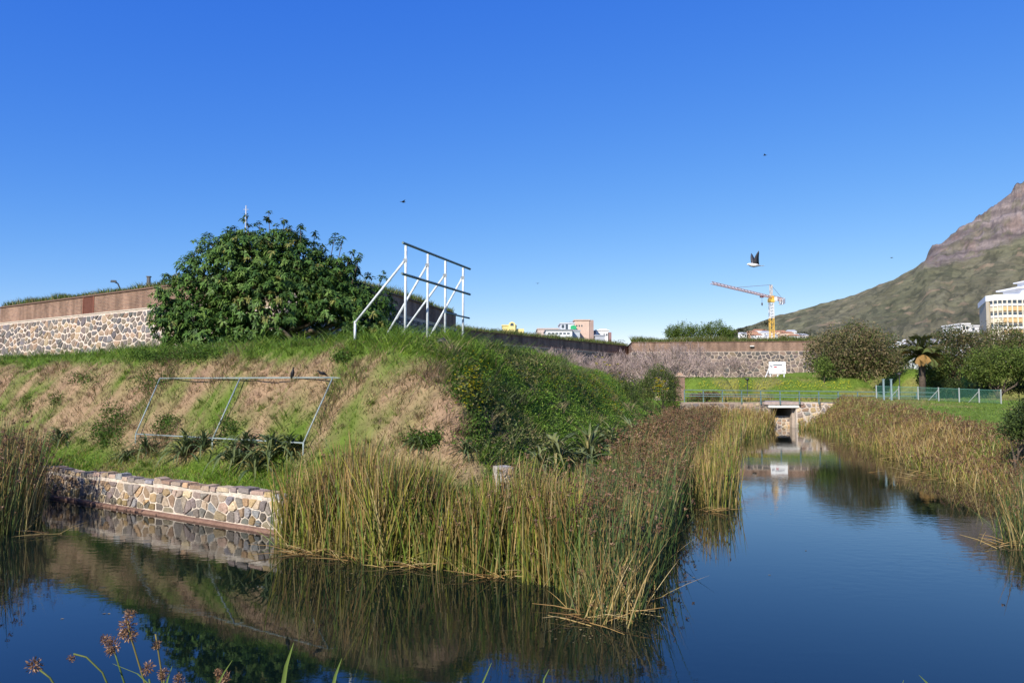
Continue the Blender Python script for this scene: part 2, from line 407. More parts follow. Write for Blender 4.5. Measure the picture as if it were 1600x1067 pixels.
# ------------------------------------------------------------------ masonry helpers
def clip(poly, nx_, ny_, c):
    o = []; n = len(poly)
    for i in range(n):
        a = poly[i]; b = poly[(i + 1) % n]
        da = a[0] * nx_ + a[1] * ny_ - c; db = b[0] * nx_ + b[1] * ny_ - c
        if da <= 0: o.append(a)
        if (da < 0 < db) or (db < 0 < da):
            t = da / (da - db); o.append((a[0] + (b[0] - a[0]) * t, a[1] + (b[1] - a[1]) * t))
    return o
def rubble(W, H, sx, sy, rg, jit=.42):
    # irregular fitted stones over a W x H strip: list of polygons
    nx_ = max(1, round(W / sx)); ny_ = max(1, round(H / sy)); S = {}
    for j in range(ny_):
        for i in range(nx_):
            if 0 < i < nx_ - 1 and rg.random() < .17: continue
            S[i, j] = ((i + .5 + (j % 2) * .4 + rg.uniform(-jit, jit)) * W / nx_, (j + .5 + rg.uniform(-jit, jit)) * H / ny_)
    out = []
    ar = (sx / sy) ** .7
    for (i, j), p in S.items():
        poly = [(max(0, p[0] - sx * 2.3), max(0, p[1] - sy * 2.3)), (min(W, p[0] + sx * 2.3), max(0, p[1] - sy * 2.3)),
                (min(W, p[0] + sx * 2.3), min(H, p[1] + sy * 2.3)), (max(0, p[0] - sx * 2.3), min(H, p[1] + sy * 2.3))]
        for di in range(-3, 4):
            for dj in range(-2, 3):
                q = S.get((i + di, j + dj))
                if q is None or (di == 0 and dj == 0): continue
                ax, ay = (q[0] - p[0]) / ar ** 2, (q[1] - p[1])
                m = ((p[0] + q[0]) / 2, (p[1] + q[1]) / 2)
                poly = clip(poly, ax, ay, ax * m[0] + ay * m[1])
                if len(poly) < 3: break
            if len(poly) < 3: break
        if len(poly) >= 3: out.append(poly)
    return out
def parea(p): return abs(sum(p[i][0] * p[(i + 1) % len(p)][1] - p[(i + 1) % len(p)][0] * p[i][1] for i in range(len(p)))) / 2
def stone_geo(poly, fr, gap, proud, rg):
    # fr(s, z, off) -> world point; gap = mortar half width
    cx = sum(p[0] for p in poly) / len(poly); cy = sum(p[1] for p in poly) / len(poly)
    # drop near-duplicate corners and round the outline a little
    q = []
    for p in poly:
        if not q or math.hypot(p[0] - q[-1][0], p[1] - q[-1][1]) > gap * 1.2: q.append(p)
    if len(q) > 3 and math.hypot(q[0][0] - q[-1][0], q[0][1] - q[-1][1]) < gap * 1.2: q.pop()
    if len(q) < 3: return None
    r = []
    for k in range(len(q)):
        a, b, c = q[k - 1], q[k], q[(k + 1) % len(q)]
        r.append((b[0] * .90 + a[0] * .10, b[1] * .90 + a[1] * .10)); r.append((b[0] * .90 + c[0] * .10, b[1] * .90 + c[1] * .10))
    o = []
    for x, y in r:
        L_ = math.hypot(x - cx, y - cy) + 1e-6; k = max(.35, 1 - (gap * rg.uniform(.7, 1.4)) / L_)
        o.append((cx + (x - cx) * k, cy + (y - cy) * k))
    n = len(o); V = []
    tx, ty = rg.uniform(-.12, .12), rg.uniform(-.12, .12)
    for x, y in o: V.append(fr(x, y, -.02))
    for x, y in o:
        ix, iy = cx + (x - cx) * .88, cy + (y - cy) * .88
        V.append(fr(ix, iy, proud * rg.uniform(.7, 1.1) + (ix - cx) * tx * .3 + (iy - cy) * ty * .3))
    V.append(fr(cx, cy, proud * rg.uniform(.95, 1.25)))
    Fs = [(k, (k + 1) % n, n + (k + 1) % n, n + k) for k in range(n)] + [(n + k, n + (k + 1) % n, 2 * n) for k in range(n)]
    return V, Fs
PAL_BAST = [(.16, .145, .135), (.20, .165, .14), (.13, .12, .12), (.24, .185, .14), (.18, .165, .16), (.30, .21, .14), (.36, .26, .17), (.15, .12, .10)]
PAL_MOAT = [(.30, .21, .14), (.38, .26, .14), (.44, .30, .16), (.27, .22, .18), (.22, .18, .155), (.36, .27, .20), (.50, .38, .25), (.24, .22, .21)]
PAL_DARK = [(.11, .095, .085), (.15, .12, .10), (.09, .08, .075), (.19, .15, .12), (.24, .18, .13)]
def pcol(pal, rg):
    c = rg.choice(pal); k = rg.uniform(.8, 1.2); return tuple(v * k * rg.uniform(.95, 1.05) for v in c)
def offset(poly, d):
    # poly counter-clockwise; positive d = outwards
    n = len(poly); o = []
    for i in range(n):
        p0, p1, p2 = (np.array(poly[i - 1]), np.array(poly[i]), np.array(poly[(i + 1) % n]))
        e1 = (p1 - p0) / np.linalg.norm(p1 - p0); e2 = (p2 - p1) / np.linalg.norm(p2 - p1)
        n1 = np.array([e1[1], -e1[0]]); n2 = np.array([e2[1], -e2[0]])
        b = n1 + n2; b /= max(.3, np.dot(b, n1)); o.append(tuple(p1 + b * d))
    return o
def uvbox(o, us=1.0):
    # length along the wall / height as UV for the brick material
    me = o.data; uv = me.uv_layers.new(name='UVMap')
    for p in me.polygons:
        n = p.normal; t = Vector((-n.y, n.x, 0))
        t = t.normalized() if t.length > .1 else Vector((1, 0, 0))
        for li in p.loop_indices:
            co = me.vertices[me.loops[li].vertex_index].co
            uv.data[li].uv = (co.dot(t) * us, co.z if abs(n.z) < .9 else co.y)
def face_frame(p0, p1, z0, z1, b0, b1):
    # wall face running p0 -> p1 (outward normal on the right-hand side), battered from b0 (bottom) to b1 (top)
    p0 = np.array(p0, float); p1 = np.array(p1, float); L_ = np.linalg.norm(p1 - p0); u = (p1 - p0) / L_; n = np.array([u[1], -u[0]])
    def fr(s, z, off):
        b = b0 + (b1 - b0) * z / (z1 - z0); q = p0 + u * s + n * (b + off); return (q[0], q[1], z0 + z)
    return fr, L_
# ------------------------------------------------------------------ grass and reed blades
def blades(base, h, w, az, lean, bend, col, segs=3, tipcol=None, taper=1.0):
    n = len(base); t = np.linspace(0, 1, segs + 1)
    lx = np.cos(az); ly = np.sin(az)
    fa = R.uniform(0, pi, n); sx = np.cos(fa); sy = np.sin(fa)
    V = np.empty((n, segs + 1, 2, 3), np.float32); C = np.empty((n, segs + 1, 2, 3), np.float32)
    for k, tk in enumerate(t):
        off = lean * tk + bend * tk * tk
        zz = h * (tk - .35 * np.clip(bend / np.maximum(h, .01), 0, 1.5) * tk * tk)
        px = base[:, 0] + lx * off; py = base[:, 1] + ly * off; pz = base[:, 2] + zz
        ww = w * (.5 if k < segs else .06) * (1 - .35 * taper * tk)
        V[:, k, 0] = np.stack([px - sx * ww, py - sy * ww, pz], 1); V[:, k, 1] = np.stack([px + sx * ww, py + sy * ww, pz], 1)
        c = col if tipcol is None else col * (1 - tk) + tipcol * tk
        C[:, k, 0] = c; C[:, k, 1] = c
    b = (np.arange(n) * (segs + 1) * 2)[:, None]
    Fs = np.concatenate([b + np.array([2 * k, 2 * k + 1, 2 * k + 3, 2 * k + 2]) for k in range(segs)], 0)
    return V.reshape(-1, 3), Fs, C.reshape(-1, 3)
def join(parts):
    Vs, Fs, Cs, b = [], [], [], 0
    for V, F_, C in parts:
        Vs.append(V); Fs.append(F_ + b); Cs.append(C); b += len(V)
    return np.concatenate(Vs), np.concatenate(Fs), np.concatenate(Cs)
def leafquads(c, d, up, L_, W_, col, droop=.2):
    # diamond leaves from c along d
    d = d / np.maximum(np.linalg.norm(d, axis=1, keepdims=True), 1e-6)
    s = np.cross(d, up); s /= np.maximum(np.linalg.norm(s, axis=1, keepdims=True), 1e-6)
    nn = np.cross(s, d)
    L_ = L_[:, None]; W_ = W_[:, None]
    mid = c + d * L_ * .5 + nn * L_ * .06; tip = c + d * L_ - np.array([0, 0, 1]) * L_ * droop
    V = np.stack([c, mid - s * W_ * .5, tip, mid + s * W_ * .5], 1)
    n = len(c); Fs = np.arange(4 * n).reshape(n, 4)
    return V.reshape(-1, 3).astype(np.float32), Fs, np.repeat(col, 4, 0)
def rdir(n, upb=0):
    v = R.normal(size=(n, 3)); v[:, 2] += upb; return v / np.linalg.norm(v, axis=1, keepdims=True)
def palette(n, cols, wts=None, var=.18):
    cols = np.array(cols); k = R.choice(len(cols), n, p=wts); return cols[k] * R.uniform(1 - var, 1 + var, (n, 1))
def inpoly(P, n):
    P = np.array(P, float); lo = P.min(0); hi = P.max(0); o = np.zeros((0, 2))
    while len(o) < n:
        q = R.uniform(lo, hi, (n * 2, 2)); o = np.concatenate([o, q[sdpoly(q[:, 0], q[:, 1], P) > 0]])
    return o[:n]
def heads(tops, rad, col, k=9):
    # brown tufted seed heads: little spiky stars
    n = len(tops); c = np.repeat(tops, k, 0); d = rdir(n * k, .25); rr = np.repeat(rad, k)
    c = c + rdir(n * k) * (rr * .45)[:, None]
    return leafquads(c, d, rdir(n * k), rr * R.uniform(.7, 1.3, n * k), rr * .55, np.repeat(col, k, 0) * R.uniform(.75, 1.25, (n * k, 1)), .1)

# ------------------------------------------------------------------ moat retaining wall
def moat_wall():
    rg = random.Random(3)
    p0, p1 = (-27.0, 32.23), (.28, 13.87)
    H = .95
    root = empty('retaining_wall', (0, 0, 0)); tag(root, 'low rubble retaining wall with white mortar rising from the moat', 'stone wall')
    fr, L_ = face_frame(p0, p1, -.25, H - .25 + .12, .06, 0)
    stain = lambda s: abs(s - 14.15) < .38
    # mortar core in strips, for the dark stain and slight height drift
    m = MB(); ns = 90
    top = lambda s: .74 + .11 * s / 27 + .03 * math.sin(s * 2.1)
    for i in range(ns):
        s0, s1 = L_ * i / ns, L_ * (i + 1) / ns
        V = []
        for s in (s0, s1):
            V += [fr(s, 0, 0), fr(s, top(s) + .25, 0), fr(s, top(s) + .25, -.5), fr(s, 0, -.55)]
        k_ = rg.uniform(.8, 1.1)
        c = (.10, .095, .10) if stain((s0 + s1) / 2) else tuple(v * k_ for v in (.56, .48, .39))
        m.add(V, [(0, 4, 5, 1), (1, 5, 6, 2), (2, 6, 7, 3)] + ([(0, 1, 2, 3)] if i == 0 else []) + ([(7, 6, 5, 4)] if i == ns - 1 else []), c)
    m.build('mortar', M_mortar, root)
    # plinth at the waterline
    m = MB()
    V = []
    for s in (0, L_): V += [fr(s, .15, .10), fr(s, .31, .10), fr(s, .33, -.02), fr(s, .15, -.02)]
    m.add(V, [(0, 4, 5, 1), (1, 5, 6, 2), (0, 1, 2, 3), (7, 6, 5, 4)], (.25, .15, .11)); m.build('plinth', M_mortar, root)
    S0 = 9.0
    for poly in rubble(L_ - S0, .555, .235, .165, rg, .48):
        poly = [(x + S0, .345 + y * (1.0 + .12 * (x + S0) / 27)) for x, y in poly]
        g = stone_geo(poly, fr, rg.uniform(.010, .024), rg.uniform(.012, .06), rg)
        if not g: continue
        cx = sum(p[0] for p in poly) / len(poly)
        c = pcol(PAL_MOAT, rg)
        cy = sum(p[1] for p in poly) / len(poly)
        if cy < .5 + .08 * math.sin(cx * 3): c = (c[0] * .62, c[1] * .66, c[2] * .6)      # wet, algae-stained foot
        if stain(cx): c = tuple(v * .22 for v in c)
        MB().add(*g, c).build('stone', M_stone, root)
    s = S0
    while s < L_ - .1:                                  # coping stones lying on the top
        w_ = rg.uniform(.26, .5); e = min(s + w_, L_ - .02)
        t0 = top(s) + .25
        a = [fr(s + .02, t0, .03), fr(e - .02, t0, .03 + rg.uniform(-.03, .03)), fr(e - .03, t0, -.3), fr(s + .03, t0, -.3)]
        hh = rg.uniform(.03, .10); V = [(x, y, z - .05) for x, y, z in a]
        cx = sum(p[0] for p in a) / 4; cy = sum(p[1] for p in a) / 4
        V += [(cx + (x - cx) * .9, cy + (y - cy) * .9, z + hh * rg.uniform(.7, 1.1)) for x, y, z in a]
        c = pcol(PAL_MOAT, rg); c = tuple(v * 1.1 for v in c)
        MB().add(V, [(0, 1, 5, 4), (1, 2, 6, 5), (2, 3, 7, 6), (3, 0, 4, 7), (4, 5, 6, 7)], c).build('coping_stone', M_stone, root)
        s = e
moat_wall()
def corner_pier():
    rg = random.Random(9)
    p = at(786, 724, 15.1); root = empty('corner_pier', (p[0], p[1], 0)); tag(root, 'short white-mortared stone pier half buried in the reeds below the mound', 'stone pier')
    m = MB(); m.box((0, 0, p[2] / 2 - .2), (.30, .36, p[2] + .3), (.40, .36, .30), .5, .92); m.build('mortar', M_mortar, root)
    for fc in range(2):
        an = .5 + (0 if fc == 0 else pi / 2); u = np.array([math.cos(an), math.sin(an)]); n = np.array([u[1], -u[0]])
        wd, dp = (.28, .17) if fc == 0 else (.34, .14)
        def fr(s, z, off): q = u * (s - wd / 2) + n * (dp + off + .005 - z * .012); return (q[0], q[1], z)
        for poly in rubble(wd, p[2] - .05, .14, .16, rg, .3):
            g = stone_geo(poly, fr, .02, .03, rg)
            if g: MB().add(*g, tuple(v * 1.25 for v in pcol(PAL_MOAT, rg))).build('stone', M_stone, root)
corner_pier()
# ------------------------------------------------------------------ fort walls
WT = 9.8; ST = 8.42
def turf_strip(poly, z, n, h, parent, seed, cols=((.085, .14, .025), (.12, .16, .03), (.2, .17, .06))):
    q = inpoly(poly, n); zz = z + .45 * sm((fbm(q[:, 0] * .35, q[:, 1] * .35, seed) - .35) * 2)
    hh = R.uniform(.5, 1.2, n) * h * (.4 + 1.2 * fbm(q[:, 0] * .5, q[:, 1] * .5, seed + 3))
    V, Fs, C = blades(np.column_stack([q, np.full(n, z)]), hh + (zz - z) * .6, R.uniform(.025, .05, n), R.uniform(0, 2 * pi, n), hh * .3, hh * .4, palette(n, cols), 2)
    o = fast('turf_blades', V, Fs, M_blade, parent, C); o['kind'] = 'stuff'
def lip(poly, z, parent, col=(.09, .12, .03)):
    # rounded earth on top of the wall
    m = MB(); m.prism(offset(poly, -.35), offset(poly, -1.1), z, z + .32, col); return m.build('turf', M_ground, parent)
def bastion():
    rg = random.Random(5)
    Lp, S_, Rp = (-41.6, 62.0), (-10.9, 41.0), (-4.9, 67.8)
    poly = [Lp, S_, Rp, (-13, 78), (-38, 74)]          # counter-clockwise seen from above
    root = empty('fort_bastion', (S_[0], S_[1], 4.0)); tag(root, 'pointed stone bastion with brick parapet behind the large tree', 'bastion')
    inv = Matrix.Translation((-S_[0], -S_[1], -4.0))
    def fin(o): o.data.transform(inv); return o
    c = MB(); c.prism(offset(poly, .55), poly, 3.6, ST, (.60, .50, .42)); fin(c.build('mortar_core', M_mortar, root))
    par = offset(poly, -.06); m = MB(); m.prism(par, par, ST, WT - .1); p_ = m.build('parapet', M_brick, root); uvbox(p_); fin(p_)
    cap = offset(poly, .02); m = MB(); m.prism(cap, cap, WT - .1, WT, (.16, .10, .075)); cp = m.build('coping', M_stone, root); fin(cp)
    cap2 = offset(poly, .05); m = MB(); m.prism(cap2, cap2, ST - .02, ST + .06, (.52, .44, .36)); fin(m.build('ledge', M_mortar, root))
    # bricked-up niche in the left parapet
    fr, L_ = face_frame(Lp, S_, ST, WT, -.06, -.06)
    # find s for px 128..143
    def s_at(px):
        best = min(np.linspace(0, L_, 800), key=lambda s: abs(800 + F * fr(s, .5, 0)[0] / fr(s, .5, 0)[1] - px)); return best
    s0, s1 = s_at(128), s_at(143)
    m = MB(); V = [fr(s0, .08, .012), fr(s1, .08, .012), fr(s1, 1.24, .012), fr(s0, 1.24, .012)]
    m.add(V, [(0, 1, 2, 3)], (.13, .055, .04)); fin(m.build('brick_infill', M_mortar, root))
    for sa in (s0 - .1, s1 + .02):
        V = [fr(sa, .06, a) for a in (0, .05)] + [fr(sa + .1, .06, a) for a in (.05, 0)] + [fr(sa, 1.28, a) for a in (0, .05)] + [fr(sa + .1, 1.28, a) for a in (.05, 0)]
        m = MB(); m.add(V, [(0, 1, 5, 4), (1, 2, 6, 5), (2, 3, 7, 6), (3, 0, 4, 7), (4, 5, 6, 7)], (.24, .10, .07)); fin(m.build('brick_jamb', M_mortar, root))
    # lime wash runs under the scupper
    # stones of the two faces in view
    left = []; rest = MB()
    fr, L_ = face_frame(Lp, S_, 3.6, ST, .55, 0)
    for pl in rubble(L_, ST - 3.7 - .55, .50, .39, rg, .48):
        pl = [(x, y + .55) for x, y in pl]
        g = stone_geo(pl, fr, rg.uniform(.03, .075), rg.uniform(.03, .07), rg)
        if not g: continue
        px = 800 + F * g[0][0][0] / g[0][0][1]
        left.append((px, parea(pl), g))
    vis = sorted([q for q in left if q[0] < 262], key=lambda q: -q[1])[:300]
    ids = set(id(q) for q in vis)
    for q in left:
        if id(q) in ids: fin(MB().add(*q[2], pcol(PAL_BAST, rg)).build('stone', M_stone, root))
        else: rest.add(*q[2], pcol(PAL_BAST, rg))
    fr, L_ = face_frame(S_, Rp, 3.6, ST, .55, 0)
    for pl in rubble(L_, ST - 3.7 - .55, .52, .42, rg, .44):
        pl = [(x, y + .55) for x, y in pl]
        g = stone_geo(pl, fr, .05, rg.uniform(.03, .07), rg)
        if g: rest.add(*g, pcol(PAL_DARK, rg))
    o = fin(rest.build('stone_facing', M_stone, root)); o['kind'] = 'stuff'
    fin(lip(poly, WT, root))
    ring = [Lp, S_, Rp, (-6.3, 67.8), (-11.2, 43.2), (-41.0, 63.4)]
    turf_strip(offset(ring, -.08), WT, 9000, .42, root, 101)
    root.children[-1].data.transform(inv)
bastion()
def curtain():
    rg = random.Random(6)
    a, b = (-9.0, 81.5), (18.6, 121.6)
    poly = [a, b, (14.0, 124.7), (-13.6, 84.6)]
    root = empty('curtain_wall', (5, 101, 2.0)); tag(root, 'long dark stone curtain wall receding behind the bare shrubs', 'curtain wall')
    inv = Matrix.Translation((-5, -101, -2.0))
    def fin(o): o.data.transform(inv); return o
    c = MB(); c.prism(offset(poly, .5), poly, 2.0, ST, (.36, .29, .24)); fin(c.build('mortar_core', M_mortar, root))
    par = offset(poly, -.06); m = MB(); m.prism(par, par, ST, WT - .1); p_ = m.build('parapet', M_brick, root); uvbox(p_); fin(p_)
    m = MB(); m.prism(offset(poly, .03), offset(poly, .03), WT - .1, WT, (.12, .08, .06)); fin(m.build('coping', M_stone, root))
    m = MB(); m.prism(offset(poly, .06), offset(poly, .06), ST - .02, ST + .07, (.42, .35, .29)); fin(m.build('ledge', M_mortar, root))
    fr, L_ = face_frame(a, b, 2.0, ST, .5, 0); rest = MB()
    for pl in rubble(L_, 4.6, .6, .46, rg, .44):
        pl = [(x, y + 1.75) for x, y in pl]; g = stone_geo(pl, fr, .05, rg.uniform(.03, .07), rg)
        if g: rest.add(*g, pcol(PAL_DARK, rg))
    o = fin(rest.build('stone_facing', M_stone, root)); o['kind'] = 'stuff'
    fin(lip(poly, WT, root))
    turf_strip([a, b, (17.2, 122.4), (-10.4, 82.4)], WT, 7000, .62, root, 111)
    root.children[-1].data.transform(inv)
curtain()
def far_bastion():
    rg = random.Random(8)
    a, b = (17.6, 113.0), (43.6, 110.0)
    poly = [a, b, (50, 130), (19.5, 133)]
    root = empty('fort_bastion', (30, 111, 3.5)); tag(root, 'far stone bastion with plastered brick parapet across the moat, behind the white sign', 'bastion')
    inv = Matrix.Translation((-30, -111, -3.5))
    def fin(o): o.data.transform(inv); return o
    c = MB(); c.prism(offset(poly, .6), poly, 3.5, 8.5, (.42, .34, .27)); fin(c.build('mortar_core', M_mortar, root))
    par = offset(poly, -.06); m = MB(); m.prism(par, par, 8.5, 9.85); p_ = m.build('parapet', M_brick, root); uvbox(p_); fin(p_)
    m = MB(); m.prism(offset(poly, .03), offset(poly, .03), 9.85, 9.93, (.17, .11, .085)); fin(m.build('coping', M_stone, root))
    fr, L_ = face_frame(a, b, 3.5, 8.5, .6, 0); rest = MB(); big = []
    for pl in rubble(L_, 4.95, .62, .50, rg, .45):
        g = stone_geo(pl, fr, .05, rg.uniform(.03, .08), rg)
        if g: big.append((parea(pl), g))
    big.sort(key=lambda q: -q[0])
    for k, (ar, g) in enumerate(big):
        if k < 60: fin(MB().add(*g, pcol(PAL_DARK, rg)).build('stone', M_stone, root))
        else: rest.add(*g, pcol(PAL_DARK, rg))
    o = fin(rest.build('stone_facing', M_stone, root)); o['kind'] = 'stuff'
    # white scupper block in the parapet
    q = at(1175, 536, 110.9); m = MB(); m.box((q[0], 110.98, 9.25), (.55, .3, .14), (.7, .68, .62), -.115); m.box((q[0], 110.96, 9.1), (.55, .3, .1), (.06, .05, .05), -.115); fin(m.build('scupper', M_mortar, root))
    fin(lip(poly, 9.93, root, (.085, .13, .03)))
    turf_strip([a, b, (44.2, 112), (17.9, 115)], 9.93, 7000, .75, root, 121)
    root.children[-1].data.transform(inv)
far_bastion()

# ------------------------------------------------------------------ causeway with culvert and railing
def causeway():
    rg = random.Random(12)
    root = empty('causeway_culvert', (22.4, 63.6, 0)); tag(root, 'stone causeway wall with square culvert opening under a white lintel', 'culvert')
    inv = Matrix.Translation((-22.4, -63.6, 0))
    def fin(o): o.data.transform(inv); return o
    xl, xr = 21.35, 23.45
    m = MB()
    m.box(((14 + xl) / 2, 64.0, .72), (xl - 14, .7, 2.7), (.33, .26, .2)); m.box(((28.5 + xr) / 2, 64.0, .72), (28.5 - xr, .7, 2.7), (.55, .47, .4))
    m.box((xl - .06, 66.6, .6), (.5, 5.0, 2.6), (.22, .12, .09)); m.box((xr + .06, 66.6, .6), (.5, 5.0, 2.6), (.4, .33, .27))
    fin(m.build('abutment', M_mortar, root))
    m = MB(); m.box((22.4, 63.72, 1.72), (2.5, .4, .2), (.74, .71, .64)); fin(m.build('lintel', M_mortar, root))
    m = MB(); m.box((22.4, 66.4, 1.98), (3.4, 5.2, .28), (.34, .29, .25)); m.box((22.4, 63.74, 1.99), (3.2, .5, .24), (.42, .33, .29)); fin(m.build('deck', M_mortar, root))
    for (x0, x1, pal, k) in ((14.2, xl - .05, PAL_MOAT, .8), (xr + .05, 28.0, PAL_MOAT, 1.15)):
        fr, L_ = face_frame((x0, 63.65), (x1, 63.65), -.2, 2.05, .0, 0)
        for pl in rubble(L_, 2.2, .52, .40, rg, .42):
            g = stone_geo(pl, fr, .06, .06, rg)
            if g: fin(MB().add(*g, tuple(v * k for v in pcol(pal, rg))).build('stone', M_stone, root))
    # low stone weir standing in the opening
    m = MB(); m.box((22.4, 64.9, .25), (1.9, .4, 1.3), (.62, .55, .46)); fin(m.build('weir', M_mortar, root))
    fr, L_ = face_frame((21.5, 64.7), (23.3, 64.7), -.2, .9, 0, 0)
    for pl in rubble(L_, 1.08, .3, .24, rg, .4):
        g = stone_geo(pl, fr, .03, .04, rg)
        if g: fin(MB().add(*g, tuple(v * 1.2 for v in pcol(PAL_MOAT, rg))).build('stone', M_stone, root))
causeway()
def railing():
    col = (.12, .19, .18)
    P0 = np.array([14.3, 63.9, 0]); P1 = np.array([34.5, 62.6, 0]); L_ = np.linalg.norm(P1 - P0); u = (P1 - P0) / L_
    root = empty('bridge_railing', (14.3, 63.9, 2.1)); tag(root, 'teal-grey steel railing along the causeway over the culvert', 'railing')
    zt = lambda s: 3.08 - .22 * s / L_
    n = 13
    for k in range(n + 1):
        s = L_ * k / n; p = P0 + u * s - np.array([14.3, 63.9, 2.1]); z = zt(s) - 2.1
        MB().box((p[0], p[1], z / 2 - .1), (.08, .08, z + .2), col).build('post', M_metalpaint, root)
    for dz in (0, -.32, -.50):
        a = P0 - np.array([14.3, 63.9, 2.1]); b = P1 - np.array([14.3, 63.9, 2.1])
        MB().tube([(a[0], a[1] - .05, zt(0) - 2.1 + dz), (b[0], b[1] - .05, zt(L_) - 2.1 + dz)], .036, 6, col).build('rail', M_metalpaint, root)
railing()
def mesh_fence():
    root = empty('mesh_fence', tuple(hit(1497, 614))); tag(root, 'green wire mesh fence with pale posts across the lawn', 'fence')
    bl = np.array(root.location)
    pxs = [1368, 1403, 1433, 1465, 1497, 1528, 1562]; ytop = 603
    pts = []
    for px in pxs:
        Y = np.interp(px, [1355, 1562], [60.5, 54]); X = (px - 800) / F * Y * 1.0
        pts.append(np.array([X, Y, gz(X, Y)]))
    for k, p in enumerate(pts):
        q = p - bl
        MB().box((q[0], q[1], q[2] + .48), (.065, .065, 1.1), (.34, .36, .34)).build('post', M_plaster, root)
        if k in (1, 3, 5):
            e = pts[min(k + 1, len(pts) - 1)] - p; e = e / np.linalg.norm(e)
            MB().tube([tuple(q + np.array([0, 0, .85])), tuple(q - e * .7 + np.array([0, 0, .02]))], .024, 5, (.34, .36, .34)).build('brace', M_plaster, root)
    for k in range(len(pts) - 1):
        a, b = pts[k] - bl, pts[k + 1] - bl; L_ = np.linalg.norm(b - a); V = []; Fs = []; hh = .92; wd = .007
        up = np.array([0, 0, 1.0]); u = (b - a) / L_
        def pt(s, z): return a + u * s + up * (z + .04)
        for sg in (1, -1):
            s = -hh
            while s < L_ + hh:
                s0, z0, s1, z1 = (s, 0, s + hh, hh) if sg > 0 else (s, hh, s + hh, 0)
                if s0 < 0: z0 = z0 + sg * (0 - s0); s0 = 0
                if s1 > L_: z1 = z1 - sg * (s1 - L_); s1 = L_
                if s1 > s0:
                    i = len(V); V += [pt(s0, z0 - wd), pt(s0, z0 + wd), pt(s1, z1 + wd), pt(s1, z1 - wd)]; Fs.append((i, i + 1, i + 2, i + 3))
                s += .085
        MB().add(V, Fs, (.05, .16, .11)).build('wire_mesh', M_paint, root)
        MB().tube([tuple(pt(0, hh)), tuple(pt(L_, hh))], .015, 5, (.1, .24, .19)).build('top_wire', M_paint, root)
mesh_fence()
def gate_pier():
    p = at(1062, 625, 65.5); root = empty('gate_pier', (p[0], p[1], 2.0)); tag(root, 'weathered red brick gate pier at the castle end of the railing', 'gate pier')
    m = MB(); m.box((0, 0, 1.0), (.75, .75, 2.4)); o = m.build('shaft', M_brick, root); uvbox(o)
    MB().box((0, 0, 2.26), (.92, .92, .14), (.36, .27, .2), 0, .9).build('cap', M_stone, root)
    MB().box((0, 0, 2.42), (.6, .6, .2), (.40, .26, .17), 0, .5).build('finial', M_stone, root)
    m = MB(); m.box((-1.55, .2, .85), (1.2, .5, 2.2), (.42, .33, .26)); m.build('side_wall', M_mortar, root)
    m = MB(); m.box((-.66, .22, .75), (.55, .08, 1.9), (.03, .03, .03)); m.build('door', M_paint, root)
    rg = random.Random(4); fr, L_ = face_frame((-2.1, -.05), (-.97, -.05), 0, 2, 0, 0)
    for pl in rubble(L_, 1.9, .36, .3, rg):
        g = stone_geo(pl, fr, .03, .04, rg)
        if g: MB().add(*g, pcol(PAL_MOAT, rg)).build('stone', M_stone, root)
gate_pier()

# ------------------------------------------------------------------ billboard skeleton on the crest
def billboard():
    white = (.62, .66, .68); teal = (.10, .17, .18)
    B = np.array([-3.04, 21.8]); u = np.array([.32, .947]); v = np.array([-.947, .32])
    base = gz(*B); root = empty('billboard_frame', (B[0], B[1], base)); tag(root, 'empty billboard frame of white posts and struts on the mound crest', 'billboard frame')
    top = at(635, 385, 21.8)[2]; Hh = top - base
    ss = [0, 1.49, 2.82, 4.32]
    pt = lambda s, t, z: (u[0] * s + v[0] * t, u[1] * s + v[1] * t, z)
    g = lambda s, t: gz(B[0] + u[0] * s + v[0] * t, B[1] + u[1] * s + v[1] * t) - base
    for k, s in enumerate(ss):
        m = MB(); m.tube([pt(s, 0, g(s, 0) - .2), pt(s, 0, Hh + .02)], .038, 8, white); m.build('post', M_metalpaint, root, True)
        dz = [.41, .32, .45, .32][k]
        foot_t = [1.62, 1.5, 1.65, 1.6][k]; fz = g(s, foot_t) + (.47 if k in (0, 2) else .04)
        m = MB(); m.tube([pt(s, .03, Hh - dz), pt(s, foot_t, fz)], .036, 8, white); m.build('strut', M_metalpaint, root, True)
        m = MB(); m.box(pt(s, .02, Hh - dz), (.10, .10, .10), (.35, .37, .37), .3); m.build('clamp', M_metalpaint, root)
        if k in (0, 2):
            m = MB(); m.tube([pt(s, foot_t, g(s, foot_t) - .2), pt(s, foot_t, fz + .05)], .036, 8, white); m.build('stub_post', M_metalpaint, root, True)
    for z, a, b in ((Hh + .04, -.34, 4.78), (Hh - .84, -.38, 4.78)):
        m = MB(); c0 = pt(a, -.07, z); c1 = pt(b, -.07, z); m.tube([c0, c1], .04, 4, teal); m.build('rail', M_metalpaint, root)
    m = MB(); m.tube([pt(2.7, -.06, Hh - 1.66), pt(4.75, -.06, Hh - 1.66)], .03, 4, teal); m.build('rail', M_metalpaint, root)
    for k, t0, t1, dz, ft, up in ((1, .55, .72, .32, 1.5, .04), (3, .50, .70, .32, 1.6, .04)):
        a = np.array(pt(ss[k], .03, Hh - dz)); b = np.array(pt(ss[k], ft, g(ss[k], ft) + up)); o_ = np.array([.04, -.015, .04])
        m = MB(); m.tube([tuple(a + (b - a) * t0 + o_), tuple(a + (b - a) * t1 + o_)], .034, 6, (.42, .45, .46)); m.build('splice', M_metalpaint, root)
billboard()
